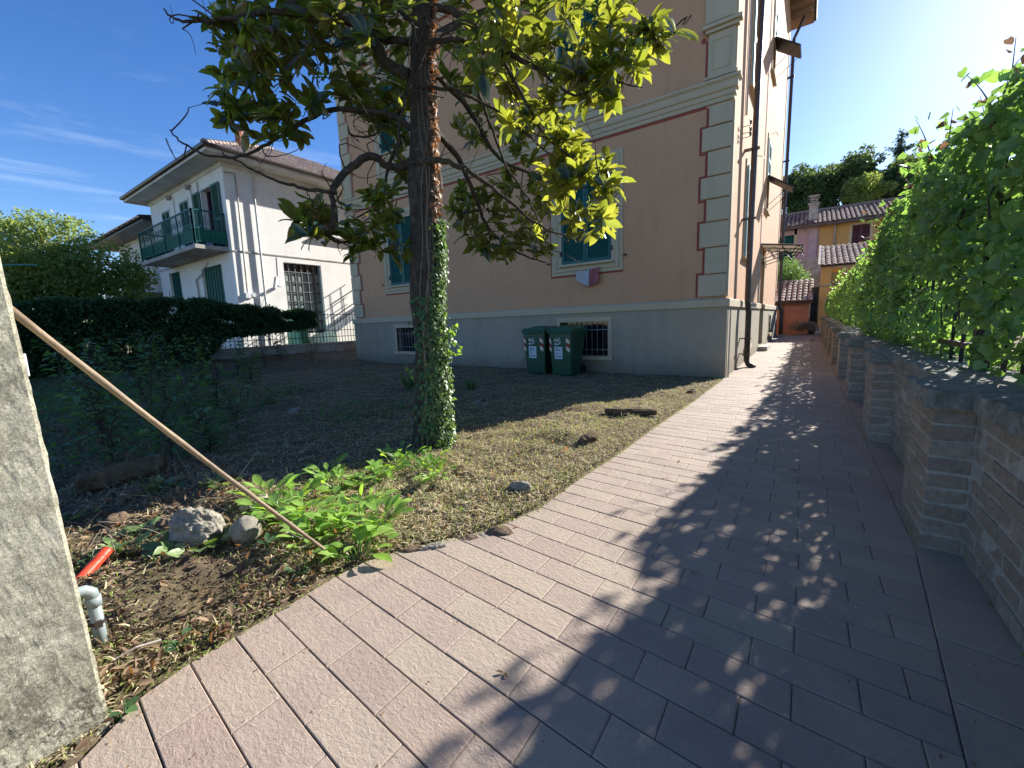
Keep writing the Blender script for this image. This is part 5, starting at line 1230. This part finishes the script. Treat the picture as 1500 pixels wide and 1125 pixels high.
cover('dry_clippings', 100000, M['straw'], .014, .050, .13, lambda x, y: (1.05-.6*gpat(x, y))*(1-.98*bare(x, y))*(.4 if (y < -6.95 and x < -.5) else 1), flat=.35, lift=.014)
cover('clover', 9000, M['grass'], .008, .016, .9, lambda x, y: max(0, gpat(x+3, y)-.45)*2*(1-bare(x, y)), T=T_DIA, flat=.4, lift=.02)
cover('leaf_litter', 8500, M['dead'], .008, .050, .45, lambda x, y: (1-.93*bare(x, y))*(1 if (x < -.45 and y < -7.0) else .14), T=T_OVAL, flat=.6, lift=.02)
cover('soil_crumbs', 9000, M['soil'], .006, .018, .9, lambda x, y: math.exp(-abs(edge(y)-x)/.10)+.6*(y < -7.2 and x > -2.2), T=T_DIA, flat=1.5, lift=.004)
P = []
while len(P) < 2600:
    y = -8.3+20*rnd.random()**2.2; e = edge(y)
    x = e+(1.66-e)*(rnd.random()**2 if rnd.random() < .5 else 1-rnd.random()**3*.5 if rnd.random() < .5 else rnd.random()); P.append((x, y, slope(y)+.002))
P = np.array(P); n = len(P); D = rdir(n); D[:, 2] = np.abs(D[:, 2])*.25; L = .003+.009*npr.random(n)**3
tag(leaves('path_grit', P, D, rdir(n)*.3+np.array([0, 0, 1]), L, L*.6, T_DIA, M['dead'], None, smooth=False), kind='stuff')
# moss and crumbs along the wall foot and the lawn edge
P = []
for k in range(3600):
    if k % 2: y = rnd.uniform(-7.6, 12); x = 1.80-abs(rnd.gauss(0, .012)); 
    else: y = rnd.uniform(-8.0, -.1); x = edge(y)+abs(rnd.gauss(0, .012))
    for py in PY:
        if k % 2 and py-.02 < y < py+PL+.02: x = 1.66-abs(rnd.gauss(0, .01))
    P.append((x, y, slope(y)+rnd.random()*.006))
P = np.array(P); n = len(P); D = rdir(n); D[:, 2] = np.abs(D[:, 2]); L = .005+.012*npr.random(n)**2
tag(leaves('joint_moss', P, D, rdir(n)*.6+np.array([0, 0, 1]), L, L*.5, T_DIA, M['grass'], None, smooth=False), kind='stuff')
P = []
while len(P) < 9000:
    x, y = rnd.uniform(-11.9, -3.0), rnd.uniform(-8.4, -2.5)
    if mn.noise(Vector((x*1.1, y*1.1, 6)))+.25 < .0+.16*(y+7)+.03*(x+6)*(x > -6): continue
    P.append((x, y, gz(x, y)+.30*rnd.random()**1.4*(.5+mn.noise(Vector((x*2, y*2, 3)))*.5+.25)))
P = np.array(P); n = len(P); D = rdir(n); D[:, 2] *= .5; L = .03+.07*npr.random(n)**1.5
tag(leaves('undergrowth', P, D, rdir(n)*.5+np.array([0, 0, 1]), L, L*.45, T_OVAL, M['weed'], None), kind='stuff')
# dry stalks near the rocks
s = MB()
for k in range(330):
    x, y = rnd.uniform(-3.4, -.75), rnd.uniform(-8.0, -6.95)
    if bare(x, y) > .15: continue
    z = gz(x, y); L = rnd.uniform(.05, .22); a = rnd.uniform(0, 2*pi); e = rnd.uniform(.0, .9)
    d = np.array([math.cos(a), math.sin(a), e]); p = np.array([x, y, z+.008]); s.tube([p, p+d*L*.5+npr.normal(0, .008, 3), p+d*L+npr.normal(0, .012, 3)+np.array([0, 0, .01])], [.0022, .0018, .001], 4, caps=False)
tag(s.build('dry_stalks', M['ltwig'], None), kind='stuff')
# magnolia leaves fallen on the paving
FL_ = [((738, 985), 'largest dark fallen leaf on the sunlit paving near the shadow edge'), ((975, 700), 'curled fallen leaf on the sunlit paving in the middle of the path'), ((993, 677), 'small curled fallen leaf farther along the sunlit paving'), ((1164, 690), 'black fallen leaf on the shaded paving right of the shadow edge'), ((1016, 840), 'green bit of leaf on the shaded slab'), ((758, 772), 'small leaf on the sunlit slabs by the paving bend'), ((515, 705+120), 'dry leaf on the paving edge near the pole foot')]
for (u, v), lb in FL_:
    p = onz(u, v, .004); n = 2; o = leaves('fallen_leaf', [p]*n, [unit(np.array([rnd.uniform(-1, 1), rnd.uniform(-1, 1), .12])) for _ in range(n)], [(0.2, .1, 1)]*n, .026, .012, T_OVAL, M['dead'] if u != 1164 else M['rubber'], None); tag(o, lb, 'leaf')
for (u, v), lb in (((505, 678), 'bright orange dead leaf lying left of the leafy plants'), ((622, 722), 'reddish dead leaf lying right of the leafy plants'), ((665, 693), 'pale brown dead leaf on the sunlit clippings'), ((325, 745), 'orange dead leaf behind the round stone'), ((690, 668), 'tan dead leaf near the trunk foot')):
    p = onz(u, v, .03); p[2] = gz(p[0], p[1])+.02; o = leaves('dead_leaf', [p], [(rnd.uniform(-1, 1), rnd.uniform(-1, 1), .25)], [(-.2, -.4, 1)], .085, .045, T_OVAL, M['dead'], None); tag(o, lb, 'leaf')
p = CAM+ray(0, 388)*3.2; q = CAM+ray(55, 388)*3.2
m = MB(); m.tube([p+(p-q)*1.5, q], .006, 8); m.tube([p+(p-q)*1.5, p+(p-q)*1.5+np.array([0, 0, -2.2])], .008, 8)
tag(m.build('green_stake', plain('green_plastic_coating', (.05, .22, .17), .4), None), 'thin green horizontal rod in front of the bushy tree at far left', 'rod')
# ------------------------------------------------------------------ far end of the path
SH = thing('brick_shed', (.7, 15.2, .2), 'low red brick shed with a clay tiled roof closing the far end of the path', 'shed')
m = MB()
for r_ in range(22):
    x = -1.2+(.1 if r_ % 2 else 0)
    while x < 1.28:
        L = .215; m.tone = rnd.random(); m.box(x, min(x+L-.01, 1.29), 14.0+rnd.uniform(-.004, .004), 14.1, .15+r_*.066, .15+r_*.066+.056); x += L
m.build('brickwork', M['redbrick'], SH)
m = MB(); m.box(-1.25, 1.28, 14.01, 16.2, -.1, 1.60); m.build('mortar', M['mortar'], SH)
tiles('roof', (-1.4, 13.72, 1.58), (1.42, 13.72, 1.58), (1.35, 16.4, 2.62), (-1.4, 16.4, 2.62), .20, .34, M['tilep'], SH, h=.075, step=.035)
m = MB(); m.box(-1.35, 1.38, 13.8, 14.0, 1.50, 1.57); m.box(.30, .34, 13.93, 13.99, .15, 1.5); m.build('eaves_board', M['wood'], SH)
# ochre outhouse at the right
OH = thing('outhouse', (2.6, 18, .2), 'ochre outhouse with an old tiled roof half hidden by the climbing vine', 'building')
m = MB(); m.box(1.62, 1.98, 14.2, 14.6, -.1, 3.0); m.box(1.98, 5, 14.4, 20, -.1, 2.75); m.box(1.75, 2.4, 18, 21, 0, 3.2); m.build('wall', M['ochre'], OH)
m = MB(); m.box(1.55, 2.05, 14.12, 14.68, .1, .45); m.box(1.58, 2.02, 14.15, 14.65, 2.2, 2.26); m.build('plinth', M['wrust'], OH)
tiles('roof', (1.55, 14.1, 3.02), (5.0, 14.1, 2.98), (5.0, 18.0, 4.25), (1.6, 18.0, 4.25), .20, .34, M['tilep'], OH, h=.06)
m = MB(); m.hexa([(1.5, 14.05, 2.93), (1.58, 14.05, 2.93), (1.64, 18, 4.2), (1.56, 18, 4.2), (1.5, 14.05, 3.1), (1.58, 14.05, 3.1), (1.64, 18, 4.36), (1.56, 18, 4.36)]); m.build('verge_board', M['wrust'], OH)
m = MB(); m.box(1.34, 1.60, 14.6, 14.7, .0, 2.2); tag(m.build('gap_shade', M['iron'], None, bevel=.01), 'dark panel standing for shade in the gap between brick shed and ochre outhouse', 'door')  # dark panel added to stand for the shade in the open gap
# tangled dry brambles by the shed
br = MB()
for k in range(46):
    c = np.array([rnd.uniform(.85, 1.55), 13.4+rnd.uniform(-.2, .2), .2]); r = rnd.uniform(.12, .3); ph = rnd.uniform(0, 6); tl = rnd.uniform(-.6, .6)
    br.tube([c+np.array([r*math.cos(t+ph), tl*r*math.sin(t), .16+r*abs(math.sin(t+ph))+.1*math.sin(t*2.3)]) for t in np.linspace(0, 4.2, 12)], .009, 4)
tag(br.build('bramble', M['ltwig'], None), 'tangle of dry bramble stems piled against the brick shed', 'bramble')
sb = thing('bright_shrub', (.6, 17.2, .3), 'bright green leafy shrub rising behind the brick shed roof', 'shrub')
c1 = ony(1158, 402, 17.2); crown('foliage', [(c1[0]+dx, 17.2+dy, c1[2]+dz, .55, .5, .5) for dx, dy, dz in ((0, 0, 0), (-.5, .2, .1), (.35, 0, -.35), (-.2, 0, -.5), (-.7, 0, -.4), (-.2, .2, .35))], 3600, .13, M['oleander'], sb, T=T_OVAL, wr=.3)
m = MB(); m.tube([(.4, 17.2, .2), (.4, 17.2, 2.0), (.5, 17.1, 3.0)], .04, 6); m.build('stem', M['twig'], sb)
m = MB(); a = ony(1166, 408, 21); b = ony(1198, 378, 21); m.box(a[0], b[0]+.3, 21, 21.4, 0, b[2]); tag(m.build('grey_wall', M['wrust'], None), 'patch of bare grey wall below the terraced houses', 'wall')
# terraced houses, pink and yellow under one roof
TH = thing('terraced_houses', (3, 29, 3), 'pink and yellow terraced houses under one brown tiled roof on the rise behind the path', 'house')
TY = 26.0; ev = ony(1200, 329, TY)[2]; xs_ = ony(1200, 340, TY)[0]
wy = ony(1273, 356, TY); wy0 = ony(1249, 330, TY); wg = ony(1164, 340, TY); wg0 = ony(1140, 385, TY)
m = MB(); slabwall(m, -6, xs_, 0, ev, [(wg0[0]-.3, wg[0], 4.05+.35, ev-.12)], y0=TY, th=.25); m.box(-6, xs_, TY+.3, TY+6, 0, ev); m.build('pink_wall', M['pinkwall'], TH)
m = MB(); slabwall(m, xs_, 14, 0, ev, [(wy0[0], wy[0], wy[2], wy0[2])], y0=TY, th=.25); m.box(xs_, 14, TY+.3, TY+6, 0, ev); m.build('yellow_wall', M['ochre'], TH)
def bwin(a, b_, c, d, mat):
    w = MB(); w.box(a-.14, a, TY-.03, TY+.02, c-.1, d+.12); w.box(b_, b_+.14, TY-.03, TY+.02, c-.1, d+.12); w.box(a, b_, TY-.03, TY+.02, d, d+.12); w.box(a-.2, b_+.2, TY-.08, TY+.02, c-.12, c-.02)
    win = w.build('window', M['cream'], TH)
    for x0, x1 in ((a, (a+b_)/2-.01), ((a+b_)/2+.01, b_)):
        s = MB(); shutter(s, x0, x1, TY+.02, c, d, th=.05); s.build('shutter', mat, win)
bwin(wy0[0], wy[0], wy[2], wy0[2], M['maroon']); bwin(wg0[0]-.3, wg[0], 4.4, ev-.12, M['shutter'])
m = MB(); xp = ony(1190, 360, TY)[0]; m.box(xp-.22, xp+.22, TY-.12, TY, 0, ev-.02); m.box(-6, xs_, TY-.03, TY, ev-.45, ev-.02); m.box(xs_, 14, TY-.04, TY, 4.75, 4.83); m.build('pilaster', plain('pale_pink_trim', (.42, .33, .36), .9, .2, 3), TH)
xg = ony(1222, 350, TY)[0]; m = MB(); m.tube([(xg, TY-.1, ev), (xg, TY-.1, 0)], .05, 6); m.build('drainpipe', M['wrust'], TH)
tiles('roof', (-6, TY-.6, ev), (14, TY-.6, ev), (14, TY+3.6, ev+1.5), (-6, TY+3.6, ev+1.5), .24, .42, M['tile'], TH, h=.06, step=.03)
m = MB(); m.box(-6, 14, TY-.62, TY-.5, ev-.16, ev+.0); m.build('eaves', M['pipe'], TH)
m = MB()
for k in range(75): m.tube([(-6+k*.27, TY+3.6, ev+1.56), (-6+k*.27+.29, TY+3.6, ev+1.60)], [.1, .08], 6)
m.build('ridge_tiles', M['tilep'], TH)
c0 = ony(1184, 325, TY+.6); c1 = ony(1199, 300, TY+.6); m = MB(); m.box(c0[0], c1[0], TY+.3, TY+.9, ev-.2, c1[2]); m.box(c0[0]-.08, c1[0]+.08, TY+.22, TY+.98, c1[2], c1[2]+.1)
for k in range(3): m.box(c0[0]+.02, c1[0]-.02, TY+.35, TY+.85, c1[2]+.16+k*.13, c1[2]+.22+k*.13)
m.box(c0[0]+.02, c0[0]+.08, TY+.35, TY+.41, c1[2]+.1, c1[2]+.5); m.box(c1[0]-.08, c1[0]-.02, TY+.35, TY+.41, c1[2]+.1, c1[2]+.5); m.box(c0[0]-.05, c1[0]+.05, TY+.25, TY+.95, c1[2]+.5, c1[2]+.58)
m.build('chimney', M['wrust'], TH)
# wooded rise behind
def bt(cx, cy, w, label, n=9000, sz=.24, mat=None, Yp=42, pw=None, group='trees on the rise behind the terraced houses'):
    c = ony(cx, cy, Yp); s = 42/FL*1.0; pts = []
    for u, v in pw: q = ony(u, v, Yp+rnd.uniform(-2, 2)); pts.append(q)
    return tree('broadleaf_tree', (c[0], Yp, 5), pts, w, 6, n, sz, mat or M['btree'], label, group=group, wr=.55, tr=.3)
bt(1175, 290, 1.25, 'rounded dark tree rising right beside the pink building', n=16000, pw=[(1165, 275), (1185, 262), (1200, 275), (1175, 290), (1205, 292), (1160, 300), (1190, 300), (1150, 285)])
bt(1240, 280, 1.35, 'broad dark tree in the middle of the wooded rise', pw=[(1230, 262), (1250, 252), (1268, 255), (1220, 280), (1245, 275), (1270, 275), (1225, 298), (1285, 270), (1300, 280), (1260, 295), (1215, 265), (1240, 250)], n=20000)
bt(1270, 300, .9, 'lighter olive crowned tree just above the yellow house roof', pw=[(1258, 275), (1275, 278), (1262, 290), (1285, 290)], n=5000, mat=M['ltree'], Yp=38, sz=.2)
bt(1340, 290, 1.4, 'broad tree at the right of the wooded rise above the vine', pw=[(1310, 275), (1330, 262), (1350, 255), (1370, 250), (1320, 290), (1345, 280), (1375, 270), (1395, 262), (1410, 275), (1300, 295), (1290, 262)], n=16000, Yp=40)
cf = ony(1322, 250, 47); ct = ony(1321, 193, 47)
tc = thing('conifer', (cf[0], 47, 5), 'dark conifer with drooping side branches topping the wooded rise', 'tree')
m = MB(); m.tube([(cf[0], 47, 5), (ct[0], 47, ct[2])], [.3, .04], 7); P, D = [], []
Hc = ct[2]-7
for k in range(90):
    t = rnd.random()**.8; z = ct[2]-.2-t*Hc*.9; a = rnd.uniform(0, 2*pi); L = (.5+3.4*t)*rnd.uniform(.6, 1.15); b0 = np.array([ct[0], 47, z]); e = b0+np.array([math.cos(a)*L, math.sin(a)*L, .25*L]); m.tube([b0, (b0+e)/2+np.array([0, 0, -.05*L]), e], [.05, .03, .01], 4)
    for j in range(int(60*L/2)+8): s_ = rnd.random()**.8; q = b0+(e-b0)*s_; P.append(q+npr.normal(0, .09, 3)+np.array([0, 0, -.12*rnd.random()])); D.append(np.array([math.cos(a)*.5, math.sin(a)*.5, -.6])+npr.normal(0, .35, 3))
for j in range(900): t = rnd.random(); P.append(np.array([ct[0], 47, ct[2]-t*Hc*.6])+npr.normal(0, .10+.35*t, 3)); D.append(npr.normal(0, .6, 3)+np.array([0, 0, .3]))
m.build('trunk', M['twig'], tc); leaves('needles', P, D, rdir(len(P)), .30, .10, T_DIA, M['conif'], tc)
# ------------------------------------------------------------------ camera, light, sky
cam = bpy.data.cameras.new('camera'); co = bpy.data.objects.new('camera', cam); COL.objects.link(co)
cam.sensor_width = 36; cam.lens = FL/1500*36; cam.clip_end = 2000; cam.clip_start = .02
Rm = Matrix(((_R[0], _U[0], -_F[0]), (_R[1], _U[1], -_F[1]), (_R[2], _U[2], -_F[2]))).to_4x4(); Rm.translation = Vector(CAM); co.matrix_world = Rm; scene.camera = co
sl = bpy.data.lights.new('sun', 'SUN'); sl.energy = 5.0; sl.angle = math.radians(.53); sl.color = (1, .955, .88)
so = bpy.data.objects.new('sun', sl); COL.objects.link(so); so.rotation_euler = Vector(SUN).to_track_quat('Z', 'Y').to_euler(); so.location = (5, 10, 20)
w = bpy.data.worlds.new('World'); scene.world = w; w.use_nodes = True; t = w.node_tree; t.nodes.clear()
out = t.nodes.new('ShaderNodeOutputWorld'); bg = t.nodes.new('ShaderNodeBackground'); sky = t.nodes.new('ShaderNodeTexSky')
sky.sky_type = 'NISHITA'; sky.sun_disc = False; sky.sun_elevation = math.asin(SUN[2]); sky.sun_rotation = math.atan2(SUN[0], SUN[1])
sky.altitude = 300; sky.air_density = 1.0; sky.dust_density = 0.25; sky.ozone_density = 2.6
bg.inputs['Strength'].default_value = .085
tc_ = t.nodes.new('ShaderNodeTexCoord'); sp = t.nodes.new('ShaderNodeSeparateXYZ'); t.links.new(tc_.outputs['Generated'], sp.inputs[0])
def mth(op, a, b=None):
    n = t.nodes.new('ShaderNodeMath'); n.operation = op
    for s_, v in zip(n.inputs, (a, b)):
        if v is None: continue
        if isinstance(v, bpy.types.NodeSocket): t.links.new(v, s_)
        else: s_.default_value = v
    return n.outputs[0]
mp = t.nodes.new('ShaderNodeMapping'); mp.inputs['Rotation'].default_value = (.10, .06, 0); mp.inputs['Scale'].default_value = (1.6, 1.6, 13); t.links.new(tc_.outputs['Generated'], mp.inputs[0])
def nz2(sc, det, dist):
    n = t.nodes.new('ShaderNodeTexNoise'); n.inputs['Scale'].default_value = sc; n.inputs['Detail'].default_value = det; n.inputs['Roughness'].default_value = .62; n.inputs['Distortion'].default_value = dist; t.links.new(mp.outputs[0], n.inputs['Vector']); return n.outputs['Fac']
cl = mth('MULTIPLY', mth('MAXIMUM', mth('SUBTRACT', nz2(1.5, 8, .5), .54), 0), 2.0)
elv = t.nodes.new('ShaderNodeMapRange'); t.links.new(sp.outputs['Z'], elv.inputs[0]); elv.inputs[1].default_value = .05; elv.inputs[2].default_value = .48; elv.inputs[3].default_value = 1.0; elv.inputs[4].default_value = 0.0
lft = t.nodes.new('ShaderNodeMapRange'); t.links.new(sp.outputs['X'], lft.inputs[0]); lft.inputs[1].default_value = -.55; lft.inputs[2].default_value = -.85; lft.inputs[3].default_value = 0.0; lft.inputs[4].default_value = 1.0
mask = mth('MINIMUM', mth('MULTIPLY', mth('MULTIPLY', cl, elv.outputs[0]), lft.outputs[0]), .75)
mxw = t.nodes.new('ShaderNodeMix'); mxw.data_type = 'RGBA'; ins = [i for i in mxw.inputs if i.enabled]
hs = t.nodes.new('ShaderNodeHueSaturation'); hs.inputs['Saturation'].default_value = 1.28; hs.inputs['Hue'].default_value = .513; hs.inputs['Value'].default_value = 1.0; t.links.new(sky.outputs[0], hs.inputs['Color'])
t.links.new(mask, ins[0]); t.links.new(hs.outputs[0], ins[1]); ins[2].default_value = (7.5, 8.2, 9.0, 1)
t.links.new([o for o in mxw.outputs if o.enabled][0], bg.inputs['Color']); t.links.new(bg.outputs[0], out.inputs[0])
scene.view_settings.view_transform = 'Standard'; scene.view_settings.look = 'None'; scene.view_settings.gamma = 1; scene.view_settings.exposure = 1.32
scene.cycles.use_denoising = True; scene.cycles.max_bounces = 8; scene.cycles.transparent_max_bounces = 4
